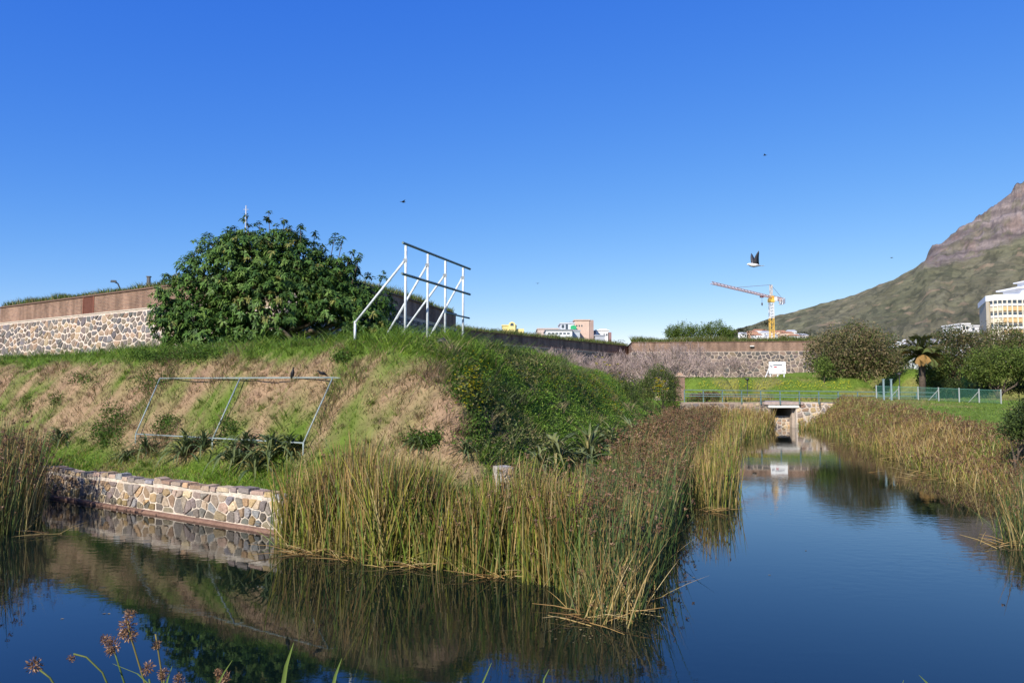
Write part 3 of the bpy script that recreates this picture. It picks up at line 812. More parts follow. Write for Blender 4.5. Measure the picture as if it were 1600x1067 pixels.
def slope_frame():
    col = (.25, .30, .28)
    TL, T2, T3 = hit(250, 591, .32), hit(375, 591, .32), hit(520, 590, .32)
    BL, B2, B3 = hit(212, 678, .32), hit(332, 686, .32), hit(474, 692, .32)
    L5 = np.array([0, 0, .32]); TL, T2, T3, BL, B2, B3 = [p + L5 for p in (TL, T2, T3, BL, B2, B3)]
    root = empty('pipe_frame', (float(B2[0]), float(B2[1]), gz(B2[0], B2[1]))); tag(root, 'grey galvanised pipe frame lying parallel to the grass slope', 'pipe frame')
    o = np.array(root.location); q = lambda p: tuple(p - o)
    def pipe(name, a, b, r=.021): m = MB(); m.tube([q(a), q(b)], r, 8, col); m.build(name, M_metalpaint, root, True)
    pipe('top_pipe', TL, T3); pipe('bottom_pipe', BL, B3)
    for a, b in ((TL, BL), (T2, B2), (T3, B3)): pipe('rafter_pipe', a, b)
    for b in (BL, B2, B3): pipe('leg', b, np.array([b[0], b[1], gz(b[0], b[1]) - .15]))
    back = np.array([.8, .55, -.15]) * 1.1
    for t in (TL, T2, T3):
        e = t + np.array([.75, .55, -.05]); pipe('back_pipe', t, e, .019)
    return TL, T2, T3
FT = slope_frame()
def small_things():
    # wall-top flood lamp, post, aerial
    p = at(187, 452, 54.2); root = empty('flood_lamp', tuple(p)); tag(root, 'small dark lamp on a bent arm atop the bastion parapet', 'lamp')
    m = MB(); m.tube([(0, 0, -.35), (0, 0, .1), (-.12, -.05, .4), (-.3, -.1, .5)], .05, 6, (.06, .07, .08)); m.build('arm', M_metalpaint, root)
    m = MB(); m.box((-.38, -.12, .55), (.4, .25, .14), (.05, .06, .07), .3, .8); m.build('lamp_head', M_metalpaint, root)
    p = at(232, 448, 51.5); o = MB().box((0, 0, .1), (.2, .2, 1.1), (.06, .06, .065), 0, .9).box((0, 0, .68), (.26, .26, .06), (.08, .08, .08)).build('bollard', M_metalpaint, None, False, tuple(p)); tag(o, 'short dark post standing on the bastion turf beside the tree', 'post')
    p = at(384, 345, 47); o = MB().tube([(0, 0, -3.2), (0, 0, 0.95)], [.05, .03], 6, (.55, .56, .58)).tube([(-.16, 0, .7), (.16, 0, .7)], .015, 5, (.5, .5, .5)).build('aerial_mast', M_metalpaint, None, False, tuple(p)); tag(o, 'thin grey aerial mast poking above the big tree', 'mast')
    # lamp posts
    for px, yb, yt, Y, lab in ((1168, 618, 591, 70.6, 'black lamp post on the causeway before the grass bank'), (1406, 612, 583, 66, 'black lamp post by the wire mesh fence')):
        b = at(px, yb, Y); t = at(px, yt, Y); g = gz(b[0], b[1]); root = empty('lamp_post', (b[0], b[1], g)); tag(root, lab, 'lamp post')
        hh = t[2] - g
        MB().tube([(0, 0, -.2), (0, 0, hh * .5), (0, 0, hh - .2)], [.06, .045, .035], 8, (.02, .02, .022)).build('column', M_metalpaint, root, True)
        m = MB(); m.tube([(0, 0, hh - .22), (0, 0, hh - .16), (0, 0, hh - .03), (0, 0, hh + .04)], [.05, .14, .18, .03], 10, (.03, .03, .03)); m.build('lantern', M_metalpaint, root, True)
    b = at(1427, 582, 88); t = at(1427, 548, 88); root = empty('street_light', (b[0], b[1], gz(b[0], b[1]))); tag(root, 'tall pale street light in front of the palm', 'street light'); hh = t[2] - root.location.z
    MB().tube([(0, 0, -.2), (0, 0, hh)], [.09, .06], 8, (.45, .47, .48)).build('column', M_metalpaint, root, True)
    MB().tube([(0, 0, hh), (-.3, 0, hh + .12), (-.7, 0, hh + .15)], [.05, .05, .09], 6, (.45, .47, .48), .5).build('lamp_arm', M_metalpaint, root, True)
    for k, (px, lab) in enumerate(((1381, 'left of two tall teal steel posts by the end of the railing'), (1393, 'right of two tall teal steel posts by the end of the railing'))):
        b = at(px, 622, 57); t = at(px, 593, 57); g = gz(b[0], b[1]); hh = t[2] - g
        o = MB().box((0, 0, hh / 2 - .1), (.10, .10, hh + .2), (.22, .30, .31)).box((0, 0, hh + .01), (.16, .16, .04), (.3, .42, .45)).build('steel_post', M_metalpaint, None, False, (b[0], b[1], g)); tag(o, lab, 'post', 'tall teal posts by the railing')
    # white sign
    c = at(1214.5, 574.5, 84); root = empty('sign_board', (c[0], c[1], gz(c[0], c[1]))); tag(root, 'white sign board on white posts before the far bastion', 'sign')
    zc = c[2] - root.location.z
    MB().box((0, 0, zc), (1.82, .06, 1.32), (.86, .86, .86)).build('panel', M_plaster, root)
    for x in (-.75, .05, .75): MB().box((x, .09, zc / 2 - .1), (.1, .1, zc + .2), (.72, .74, .76)).build('post', M_plaster, root)
    MB().tube([(-.8, .12, zc + .1), (-1.35, .2, -.1)], .05, 5, (.72, .74, .76)).build('brace', M_plaster, root)
    m = MB()
    m.box((-.72, -.034, zc + .22), (.10, .006, .18), (.06, .07, .12)); m.box((-.58, -.034, zc + .18), (.08, .006, .22), (.12, .13, .2)); m.box((-.66, -.034, zc + .06), (.2, .006, .05), (.06, .07, .12))
    m.box((.05, -.034, zc + .3), (1.0, .006, .11), (.12, .13, .16)); m.box((.3, -.034, zc + .1), (.72, .006, .05), (.35, .36, .4)); m.box((.6, -.034, zc - .35), (.3, .006, .07), (.25, .26, .3))
    m.build('dark_print', M_paint, root)
    MB().box((-.22, -.034, zc + .08), (.3, .006, .13), (.45, .03, .05)).build('red_print', M_paint, root)
    # black rubbish bag on the crest
    p = hit(691, 538); m = MB(); m.tube([(-.2, 0, .02), (-.11, 0, .07), (.02, .02, .10), (.11, 0, .06), (.22, .05, .02)], [.03, .09, .11, .08, .02], 8, (.012, .013, .016), .8)
    o = m.build('rubbish_bag', M_metalpaint, None, True, tuple(p)); tag(o, 'crumpled black rubbish bag in the grass on the crest', 'bag')
small_things()
#__PART3__
# ------------------------------------------------------------------ far buildings, crane, houses
def windows(root, mk, rows, name='window', mat=None):
    for r in rows: MB().add(*mk(*r)).build(name, mat or M_glass, root)
def quadbox(cx, cy, cz, sx, sy, sz, rz=0):
    m = MB(); m.box((cx, cy, cz), (sx, sy, sz), None, rz); return m.v, m.f
def office_block():
    # pale office building with rounded corner, right edge of the picture
    Y0 = 200.0; c = at(1531, 515, Y0); gx0 = c[0]
    root = empty('office_building', (gx0, Y0, 2.0)); tag(root, 'pale office block with white roof band and ochre panels under its windows', 'building')
    # plan outline of the facade, local x right, y back
    pts = [(13.4, 22.0), (4.5, 4.0)]
    arc = [(4.65, 2.9), (5.0, 1.9), (5.6, 1.1), (6.4, .5), (7.4, .15)]
    front = [(x, .05 - (x - 7.4) * .02) for x in np.arange(8.6, 46, 1.35)]
    line = pts + arc + front
    back = [(line[-1][0], 22)]
    Z0, Z1 = 0.0, at(1565, 470, 202)[2] - 2.0
    cream = (.66, .58, .45)
    nfl = 8; fh = Z1 / nfl
    m = MB(); poly = line + back; m.prism(offset(poly, -.35), offset(poly, -.35), 0, Z1, cream); m.build('wall', M_plaster, root)
    m = MB(); m.prism(offset(poly, .25), offset(poly, .25), Z1, Z1 + 1.5, (.84, .84, .82)); m.build('roof_band', M_plaster, root)
    ew = [(13.6, 22.2), (4.3, 4.0), (4.45, 2.95), (5.2, 3.3), (14.4, 22.2)]
    m = MB(); m.prism(ew, ew, 0, Z1 - .003, (.58, .50, .37)); m.build('end_wall', M_plaster, root)
    fac = [p for p in line[2:]]
    for k in range(len(fac) - 1):
        p, q = np.array(fac[k]), np.array(fac[k + 1])
        if q[0] > 30: break
        d = q - p; L_ = np.linalg.norm(d); an = math.atan2(d[1], d[0])
        if p[0] > 4.9: MB().box((p[0], p[1], Z1 / 2), (.22, .55, Z1 - .01), (.74, .68, .55), an).build('fin', M_plaster, root)
        for fl in range(2, nfl):
            z = fl * fh; mid = (p + q) / 2
            if p[0] > 4.6:
                MB().box((mid[0], mid[1] + .02, z + fh * .73), (L_ - .3, .12, fh * .40), None, an).build('window', M_glass, root)
                MB().box((mid[0], mid[1] - .03, z + fh * .60), (L_ - .32, .12, fh * .20), (.75, .74, .70), an).build('blind', M_plaster, root)
                oc = (.60, .40, .20) if p[0] > 6.2 else (.62, .54, .40)
                MB().box((mid[0], mid[1] - .02, z + fh * .25), (L_ - .28, .16, fh * .36), oc, an).build('spandrel_panel', M_plaster, root)
    m = MB(); m.box((20, 9, Z1 + 2.6), (10.5, 8, 2.2), (.72, .73, .74)); m.box((20, 9, Z1 + 3.9), (13.5, 9.5, .35), (.82, .82, .82)); m.box((22.5, 9, Z1 + 5.0), (8, 7, 2.0), (.80, .80, .79)); m.box((22.5, 9, Z1 + 6.1), (9.5, 8.2, .3), (.84, .84, .83)); m.build('roof_house', M_plaster, root)
    for x in (16.5, 19.2, 22): MB().box((x, 4.97, Z1 + 2.7), (1.2, .1, 1.0)).build('window', M_glass, root)
office_block()
def block(name, px0, px1, yt, Y, depth, col, label, cat='building', wins=(), roof=None, yb=540):
    a = at(px0, yt, Y); b = at(px1, yt, Y); W_ = b[0] - a[0]; zt = a[2]
    root = empty(name, ((a[0] + b[0]) / 2, Y, 2.0)); tag(root, label, cat)
    MB().box((0, depth / 2, (zt - 2) / 2), (W_, depth, zt - 2), col).build('wall', M_plaster, root)
    MB().box((0, depth / 2, zt - 2 + .2), (W_ + .5, depth + .5, .4), roof or tuple(v * .9 for v in col)).build('roof', M_plaster, root)
    for (wx, wy, ww, wh) in wins:
        q = at(wx, wy, Y); MB().box((q[0] - root.location.x, -.02, q[2] - 2), (ww, .12, wh)).build('window', M_glass, root)
    return root
def city():
    Y = 260
    r = block('apartment_block', 898, 921, 501, Y, 18, (.60, .44, .34), 'tall tan apartment block above the curtain wall turf', wins=[(901 + 4 * i, 509, .4, .55) for i in range(3)])
    q = at(924, 500, Y); MB().box((q[0] - r.location.x, 7, (q[2] - 2) / 2), (1.5, 14, q[2] - 2), (.36, .26, .22)).build('side_tower', M_plaster, r)
    q = at(927.3, 501, Y); MB().box((q[0] - r.location.x, 6, (q[2] - 2) / 2), (.35, 9, q[2] - 2), (.25, .35, .38)).build('drain_stack', M_plaster, r)
    r = block('office_block', 876, 897, 506, Y - 6, 12, (.60, .63, .66), 'grey office block with green banner left of the tan block', wins=[(879.5, 510, .9, 1.1), (885.5, 510.5, .8, 1.6), (885, 504.5, 1.2, .35)])
    q = at(892.5, 505, Y - 6); MB().box((q[0] - r.location.x, 3, (q[2] - 2) / 2 + .6), (1.2, 5, q[2] - 2), (.28, .34, .40)).build('stair_tower', M_plaster, r)
    q = at(896, 511.5, Y - 6.6); MB().add([(q[0] - r.location.x + dx, -.8, q[2] - 2 + dz) for dx, dz in ((-.95, -.62), (.95, -.62), (.95, .42), (0, .72), (-.95, .42))] + [(q[0] - r.location.x + dx, -.7, q[2] - 2 + dz) for dx, dz in ((-.95, -.62), (.95, -.62), (.95, .42), (0, .72), (-.95, .42))], [(0, 1, 2, 3, 4), (9, 8, 7, 6, 5)] + [(i, i + 5, (i + 1) % 5 + 5, (i + 1) % 5) for i in range(5)], (.03, .36, .14)).build('banner', M_paint, r)
    block('warehouse', 853, 894, 516.5, Y - 15, 14, (.72, .74, .75), 'long white low building with a strip of small windows', wins=[(858 + 6.0 * i, 521, .85, .5) for i in range(6)], roof=(.22, .23, .24))
    block('annex', 893, 906, 517.5, Y - 12, 10, (.42, .45, .48), 'blue-grey annex wedged before the tan apartment block')
    block('warehouse', 840, 876, 514.5, Y + 8, 14, (.56, .45, .39), 'long dull pink building behind the white low building')
    r = block('white_house', 931, 951, 517, Y + 10, 14, (.78, .76, .73), 'white flat-roofed house with three dark windows right of the tan block', wins=[(936.5, 523, .6, .8), (944, 523, .5, .7), (948, 523, .5, .7)])
    q = at(943, 513.5, Y + 12); MB().box((q[0] - r.location.x, 6, (q[2] - 2) / 2), (2.6, 5, q[2] - 2), (.80, .72, .68)).build('roof_house', M_plaster, r)
    q = at(953, 519, Y + 9.5); MB().box((q[0] - r.location.x, 5, (q[2] - 2) / 2), (1.2, 10, q[2] - 2), (.28, .17, .16)).build('side_wing', M_plaster, r)
    block('garage_block', 930, 945, 525, Y - 2, 8, (.40, .42, .46), 'low grey-blue block in front of the white house')
    # yellow building with an arched bell tower
    Y = 230; r = block('yellow_house', 785, 806, 509.5, Y, 9, (.72, .62, .28), 'yellow flat-roofed house with arched rooftop turret')
    q = at(800, 503, Y - 1); s = 4.9 / 2; w2 = 1.0
    arch = [(-w2, -2.2), (w2, -2.2), (w2, 0)] + [(w2 * math.cos(t), w2 * .85 * math.sin(t)) for t in np.linspace(0, pi, 9)[1:-1]] + [(-w2, 0)]
    n = len(arch); V = [(q[0] - r.location.x + x, -1, q[2] - 2 + z - .8) for x, z in arch] + [(q[0] - r.location.x + x, 2.2, q[2] - 2 + z - .8) for x, z in arch]
    MB().add(V, [tuple(range(n)), tuple(range(2 * n - 1, n - 1, -1))] + [(i, i + n, (i + 1) % n + n, (i + 1) % n) for i in range(n)], (.74, .63, .28)).build('turret', M_plaster, r)
    V = [(q[0] - r.location.x + x * .5, -1.04, q[2] - 2 + z * .5 - .75) for x, z in arch if z > -1] ; V = [(q[0] - r.location.x - .5, -1.04, q[2] - 3.2)] + [(q[0] - r.location.x + .5, -1.04, q[2] - 3.2)] + V
    MB().add(V, [tuple(range(len(V)))]).build('window', M_glass, r)
    q2 = at(812, 513.5, Y); MB().box((q2[0] - r.location.x, 4, (q2[2] - 2) / 2), (2.6, 7, q2[2] - 2), (.70, .58, .25)).build('side_wing', M_plaster, r)
    # small houses under the mountain
    rg = random.Random(33)
    def house(px, py, Y, w_, d_, h_, col, rcol, label, group=None):
        p = at(px, py, Y); root = empty('house', (p[0], p[1], p[2] - h_ - 6), rg.uniform(-.4, .4)); tag(root, label, 'house', group)
        MB().box((0, 0, h_ / 2 + 3), (w_, d_, h_ + 6), col).build('wall', M_plaster, root)
        z0 = h_ + 6; x, y = w_ / 2 + .3, d_ / 2 + .3
        MB().add([(-x, -y, z0), (x, -y, z0), (x, y, z0), (-x, y, z0), (-x * .8, 0, z0 + d_ * .25), (x * .8, 0, z0 + d_ * .25)], [(0, 1, 5, 4), (2, 3, 4, 5), (1, 2, 5), (3, 0, 4), (3, 2, 1, 0)], rcol).build('roof', M_plaster, root)
        for k in (-.28, .05, .3): MB().box((k * w_, -d_ / 2 - .02, h_ * .55 + 6), (w_ * .13, .1, h_ * .3)).build('window', M_glass, root)
    W_ = (.78, .77, .74); TR = (.40, .20, .12); GR = (.45, .46, .48)
    for px, py, Yd, s, c, rc in ((1175, 520, 640, 1.2, (.62, .38, .24), TR), (1187, 517, 660, 1.6, W_, TR), (1196, 520, 650, 1.2, W_, GR), (1216, 519, 650, 1.7, (.68, .48, .33), TR), (1229, 521, 640, 1.4, (.7, .52, .38), TR), (1240, 525, 600, 1.2, W_, TR), (1252, 524, 610, 1.3, (.72, .62, .55), GR), (1160, 522, 640, 1.0, W_, GR), (1236, 518, 690, 1.1, W_, GR), (1182, 524, 600, 1.0, W_, TR), (1205, 525, 600, 1.2, W_, GR)):
        house(px, py, Yd, 7 * s, 6, 2.6 * s, c, rc, {1175: 'tan-walled red-roofed house left of the crane mast', 1187: 'wide white red-roofed house left of the crane mast', 1196: 'white grey-roofed house touching the crane mast', 1216: 'wide tan house just right of the crane mast', 1229: 'tan red-roofed house, second right of the crane mast', 1240: 'low white red-roofed house right of the tan houses', 1252: 'grey-roofed pinkish house nearest the grey-olive tree', 1160: 'leftmost small white house at the mountain foot', 1236: 'highest white grey-roofed house right of the crane', 1182: 'lowest white red-roofed house left of the crane', 1205: 'white grey-roofed house in front of the crane mast'}[px], 'houses at the mountain foot')
    for px, py, Yd, s, c in ((1411, 543, 130, .8, W_), (1424, 539, 140, 1.0, W_), (1437, 537, 150, .9, (.7, .72, .75)), (1450, 536, 160, 1.0, W_), (1462, 538, 150, .9, W_)):
        house(px, py, Yd, 3.0 * s, 4, 1.6 * s, c, W_ if px < 1430 else GR, {1411: 'lowest white house showing right of the grey-olive tree', 1424: 'white house with white roof left of the palm', 1437: 'bluish-white house directly behind the palm', 1450: 'white grey-roofed house just right of the palm', 1462: 'white house nearest the brownish-olive tree'}[px], 'white houses behind the palm')
    block('white_house', 1502, 1515, 507, 230, 10, (.78, .77, .75), 'white flat-roofed house left of the ochre-panelled office block', wins=[(1506, 512, .7, .9), (1511, 512, .7, .9)])
    block('white_house', 1516, 1530, 510, 240, 9, (.70, .68, .66), 'grey-white low house touching the office block end wall', wins=[(1521, 514, .7, .8)])
city()
def crane():
    A = at(1205, 465, 350); Bt = at(1112, 444, 302); Z = (A[2] + Bt[2]) / 2
    root = empty('tower_crane', (A[0], A[1], 0)); tag(root, 'yellow and white tower crane with a long pink-red jib', 'crane')
    yel = (.74, .46, .08); wht = (.80, .77, .72); red = (.70, .45, .38)
    def lattice(p, q, r, n, col, name, sec=4):
        m = MB(); p = Vector(p); q = Vector(q); t = (q - p).normalized()
        a = Vector((0, 0, 1)) if abs(t.z) < .9 else Vector((1, 0, 0)); u = a.cross(t).normalized(); v = t.cross(u)
        cs = [(u * x + v * y) for x, y in ((-r, -r), (r, -r), (r, r), (-r, r))] if sec == 4 else [(u * -r - v * r * .5), (u * r - v * r * .5), v * r]
        k = len(cs)
        for c in cs: m.tube([p + c, q + c], r * .16, 4, col)
        for i in range(n):
            p0 = p.lerp(q, i / n); p1 = p.lerp(q, (i + 1) / n)
            for j in range(k):
                c0, c1 = cs[j], cs[(j + 1) % k]
                m.tube([p0 + c0, p1 + c1] if i % 2 else [p0 + c1, p1 + c0], r * .10, 3, col, cap=False)
                m.tube([p0 + c0, p0 + c1], r * .10, 3, col, cap=False)
        return m.build(name, M_paint, root)
    zs = at(1205, 497, 350)[2]
    lattice((0, 0, 0), (0, 0, zs), .88, 18, yel, 'lower_mast'); lattice((0, 0, zs), (0, 0, Z - 2.2), .88, 10, wht, 'upper_mast')
    MB().box((0, 0, Z - 1.2), (2.6, 2.6, 1.6), yel).box((0, 0, Z + .2), (2.0, 2.0, 1.4), (.55, .3, .05)).build('slew_ring', M_paint, root)
    MB().box((1.7, -.6, Z - .6), (1.3, 1.5, 1.8), (.72, .72, .7)).build('cab', M_paint, root)
    d = Vector((Bt[0] - A[0], Bt[1] - A[1], 0)); J = d.length; d.normalize()
    lattice(d * 1.2 + Vector((0, 0, Z + .3)), d * J + Vector((0, 0, Z + .3)), .62, 36, red, 'jib', 3)
    lattice(-d * 1.0 + Vector((0, 0, Z + .3)), -d * 15 + Vector((0, 0, Z + .3)), .7, 9, red, 'counter_jib')
    lattice((0, 0, Z + .9), (0, 0, Z + 6.0), .45, 4, (.7, .5, .3), 'apex')
    m = MB(); m.tube([(0, 0, Z + 6), d * J * .62 + Vector((0, 0, Z + .9))], .09, 4, (.35, .33, .33)); m.tube([(0, 0, Z + 6), -d * 14 + Vector((0, 0, Z + .9))], .09, 4, (.35, .33, .33)); m.build('tie_bar', M_paint, root)
    for k, dz in ((13.5, -.9), (12.2, -1.3), (14.8, -.6)):
        p = -d * k; MB().box((p.x, p.y, Z + dz + .5), (.9, 1.8, 2.6), (.70, .70, .69), math.atan2(d.y, d.x)).build('counterweight', M_plaster, root)
    p = d * 11; m = MB(); m.box((p.x, p.y, Z - .5), (1.6, 1.2, .7), (.25, .12, .12)); m.build('trolley', M_paint, root)
    m = MB(); m.tube([(p.x, p.y, Z - .8), (p.x, p.y, Z - 3.4)], .07, 4, (.1, .1, .1)); m.tube([(p.x, p.y, Z - 3.2), (p.x, p.y, Z - 3.8), (p.x, p.y, Z - 4.6)], [.3, .4, .1], 6, (.1, .1, .12)); m.build('hook_block', M_paint, root)
crane()
# ------------------------------------------------------------------ trees
def limb(m, p, q, r0, r1, wob=.12, n=5, col=(1, 1, 1)):
    p = Vector(p); q = Vector(q); L_ = (q - p).length; pts = []
    for i in range(n + 1):
        t = i / n; o = Vector((rnd.uniform(-1, 1), rnd.uniform(-1, 1), rnd.uniform(-.5, .5))) * wob * L_ * .3 * math.sin(pi * t)
        pts.append(p.lerp(q, t) + o)
    m.tube(pts, [r0 + (r1 - r0) * i / n for i in range(n + 1)], 7, col)
def crown_mesh(lobes, n, size, cols, wts=None, per=6, spread=.3, upb=.5, shell=.55, mat=None, droop=.25, asp=.45):
    vol = np.array([l[3] * l[4] * l[5] for l in lobes]) ** .75; k = R.choice(len(lobes), n, p=vol / vol.sum())
    Lb = np.array(lobes)[k]; d = rdir(n); rr = R.uniform(shell, 1.0, n) ** .7
    lump = 1 + .38 * (fbm(d[:, 0] * 4 + k * 5, d[:, 2] * 4 + d[:, 1] * 3, 7, 3) - .5) * 2
    c = Lb[:, :3] + d * Lb[:, 3:6] * (rr * lump)[:, None]
    base = palette(n, cols, wts, .22)
    C = np.repeat(c, per, 0) + R.normal(size=(n * per, 3)) * spread * .5
    dd = np.repeat(d, per, 0) * .8 + rdir(n * per, upb)
    return leafquads(C, dd, rdir(n * per), size * R.uniform(.6, 1.3, n * per), size * asp * R.uniform(.7, 1.3, n * per), np.repeat(base, per, 0) * R.uniform(.85, 1.15, (n * per, 1)), droop)
def tree(name, label, base, lobes, n, size, cols, wts=None, cat='tree', group=None, trunk_r=.16, **kw):
    root = empty(name, tuple(base)); tag(root, label, cat, group)
    V, Fs, C = crown_mesh(lobes, n, size, cols, wts, **kw)
    o = fast('crown', V, Fs, M_leaf, root, C)
    m = MB(); zc = min(l[2] for l in lobes)
    limb(m, (0, 0, -.3), (rnd.uniform(-.2, .2), 0, max(zc * .6, .4)), trunk_r, trunk_r * .75)
    for l in lobes: limb(m, (0, 0, max(zc * .5, .3)), (l[0], l[1], l[2]), trunk_r * .6, trunk_r * .15, .25)
    m.build('trunk', M_bark, root, True)
    return root
def big_tree():
    base = np.array([-11.4, 36.6, gz(-11.4, 36.6)]); root = empty('umbrella_tree', tuple(base)); tag(root, 'large dense dark green tree with whorled leaves before the bastion', 'tree')
    Y = 36.6
    lob = []
    for px, py, rx, rz, dy, ry in ((300, 480, 62, 62, 0, 2.0), (345, 430, 62, 62, .3, 2.2), (400, 415, 72, 58, .2, 2.4), (455, 415, 60, 52, .4, 2.2), (502, 436, 48, 42, .4, 1.9), (430, 475, 110, 70, -.6, 2.4), (330, 515, 80, 42, -.5, 1.9), (275, 505, 38, 45, -.2, 1.5), (520, 485, 70, 52, 0, 2.0), (570, 500, 50, 45, .3, 1.6), (480, 520, 60, 34, .4, 1.8), (395, 525, 70, 30, -.2, 1.8), (552, 462, 30, 24, .5, 1.2), (545, 530, 40, 22, -.3, 1.3), (578, 488, 42, 44, .4, 1.4), (532, 432, 36, 34, .5, 1.4), (598, 520, 28, 26, .2, 1.1), (440, 385, 40, 30, .4, 1.5), (375, 385, 36, 28, .4, 1.5)):
        p = at(px, py, Y + dy) - base; k = Y / F; lob.append((p[0], p[1], p[2], rx * k, ry, rz * k))
    L_ = np.array(lob); n = 5600
    vol = (L_[:, 3] * L_[:, 4] * L_[:, 5]) ** .7; k = R.choice(len(lob), n, p=vol / vol.sum()); d = rdir(n, .15)
    lump = 1 + .30 * (fbm(d[:, 0] * 3.2 + k * 7, d[:, 2] * 3.2 + d[:, 1] * 2, 3, 3) - .5) * 2
    c = L_[k, :3] + d * L_[k, 3:6] * (R.uniform(.45, 1.0, n) ** .6 * lump)[:, None]
    keep = c[:, 2] > -.1; c = c[keep]; d = d[keep]
    # dead-dark hollow low on the right
    px_ = 800 + F * (c[:, 0] + base[0]) / (c[:, 1] + base[1]); pz = 605 - F * (c[:, 2] + base[2] - CAMZ) / (c[:, 1] + base[1])
    hol = (((px_ - 490) / 55) ** 2 + ((pz - 525) / 28) ** 2 < 1) & (c[:, 1] < .8); c = c[~hol]; d = d[~hol]
    # sprigs standing out above the crown
    sp = []
    for px, py, ln in ((385, 338, 24), (420, 331, 26), (443, 344, 24), (470, 352, 22), (492, 364, 24), (524, 366, 22), (536, 372, 20), (552, 392, 22), (563, 398, 22), (600, 426, 22), (596, 437, 18), (352, 362, 16), (404, 348, 16), (366, 356, 14), (505, 385, 18), (545, 408, 16), (300, 398, 14), (270, 432, 14), (575, 428, 16), (455, 356, 14), (432, 352, 18)):
        t = at(px, py, Y + rnd.uniform(-.4, .8)) - base; sp.append((t, ln * Y / F))
    tops = []
    for t, ln in sp:
        b = t - np.array([(t[0] - .3) * .16 + rnd.uniform(-.1, .1), 0, ln * 3.4]); st = MB().tube([tuple(b), tuple((b + t) / 2 + R.normal(size=3) * .03), tuple(t)], [.03, .022, .014], 5, (1, 1, 1)); st.build('sprig_stem', M_bark, root, True); tops.append(t)
        for _ in range(3): tops.append(t + np.array([rnd.uniform(-.22, .22), rnd.uniform(-.2, .2), rnd.uniform(-.5, -.1)]))
    c = np.concatenate([c, np.array(tops)]); d = np.concatenate([d, np.tile(np.array([[0, 0, 1.0]]), (len(tops), 1))])
    n = len(c); per = 13
    ax = d * .7 + np.array([0, 0, .65]) + R.normal(size=(n, 3)) * .15; ax /= np.linalg.norm(ax, axis=1, keepdims=True)
    A_ = np.repeat(ax, per, 0); CC = np.repeat(c, per, 0)
    rv = rdir(n * per); tang = np.cross(A_, rv); tang /= np.linalg.norm(tang, axis=1, keepdims=True)
    el = R.uniform(-.35, .55, (n * per, 1)); dd = tang + A_ * el
    col = palette(n, [(.070, .140, .028), (.095, .17, .034), (.05, .105, .024), (.13, .20, .045), (.19, .19, .05)], [.32, .3, .2, .13, .05], .2)
    V, Fs, C = leafquads(CC + A_ * R.uniform(-.06, .06, (n * per, 1)), dd, A_, R.uniform(.17, .29, n * per), R.uniform(.06, .10, n * per), np.repeat(col, per, 0) * R.uniform(.8, 1.2, (n * per, 1)), .32)
    fast('crown', V, Fs, M_gloss, root, C)
    m = MB(); limb(m, (0, .2, -.4), (.1, .3, 1.6), .28, .2)
    for l in lob: limb(m, (0, .2, .9), l[:3], .14, .03, .3)
    b0 = at(410, 516, 34.9) - base; b1 = at(440, 514, 34.7) - base; b2 = at(452, 526, 34.7) - base; b3 = at(462, 548, 34.9) - base
    m.tube([tuple(b0), tuple((b0 + b1) / 2 + np.array([0, 0, .05])), tuple(b1), tuple(b2), tuple(b3)], [.04, .05, .07, .09, .10], 7); m.build('trunk', M_bark, root, True)
big_tree()
def lob(px, py, Y, rx, rz, ry, base):
    p = at(px, py, Y) - base; k = Y / F; return (p[0], p[1], p[2], rx * k, ry, rz * k)
OLIVE = [(.17, .14, .065), (.21, .165, .085), (.12, .115, .045), (.25, .19, .10)]
DKG = [(.045, .07, .022), (.065, .095, .028), (.035, .052, .018), (.09, .11, .04)]
MID = [(.085, .125, .028), (.12, .16, .036), (.06, .09, .022), (.15, .18, .045)]
VIV = [(.13, .19, .035), (.10, .16, .03), (.17, .22, .05), (.07, .11, .025)]
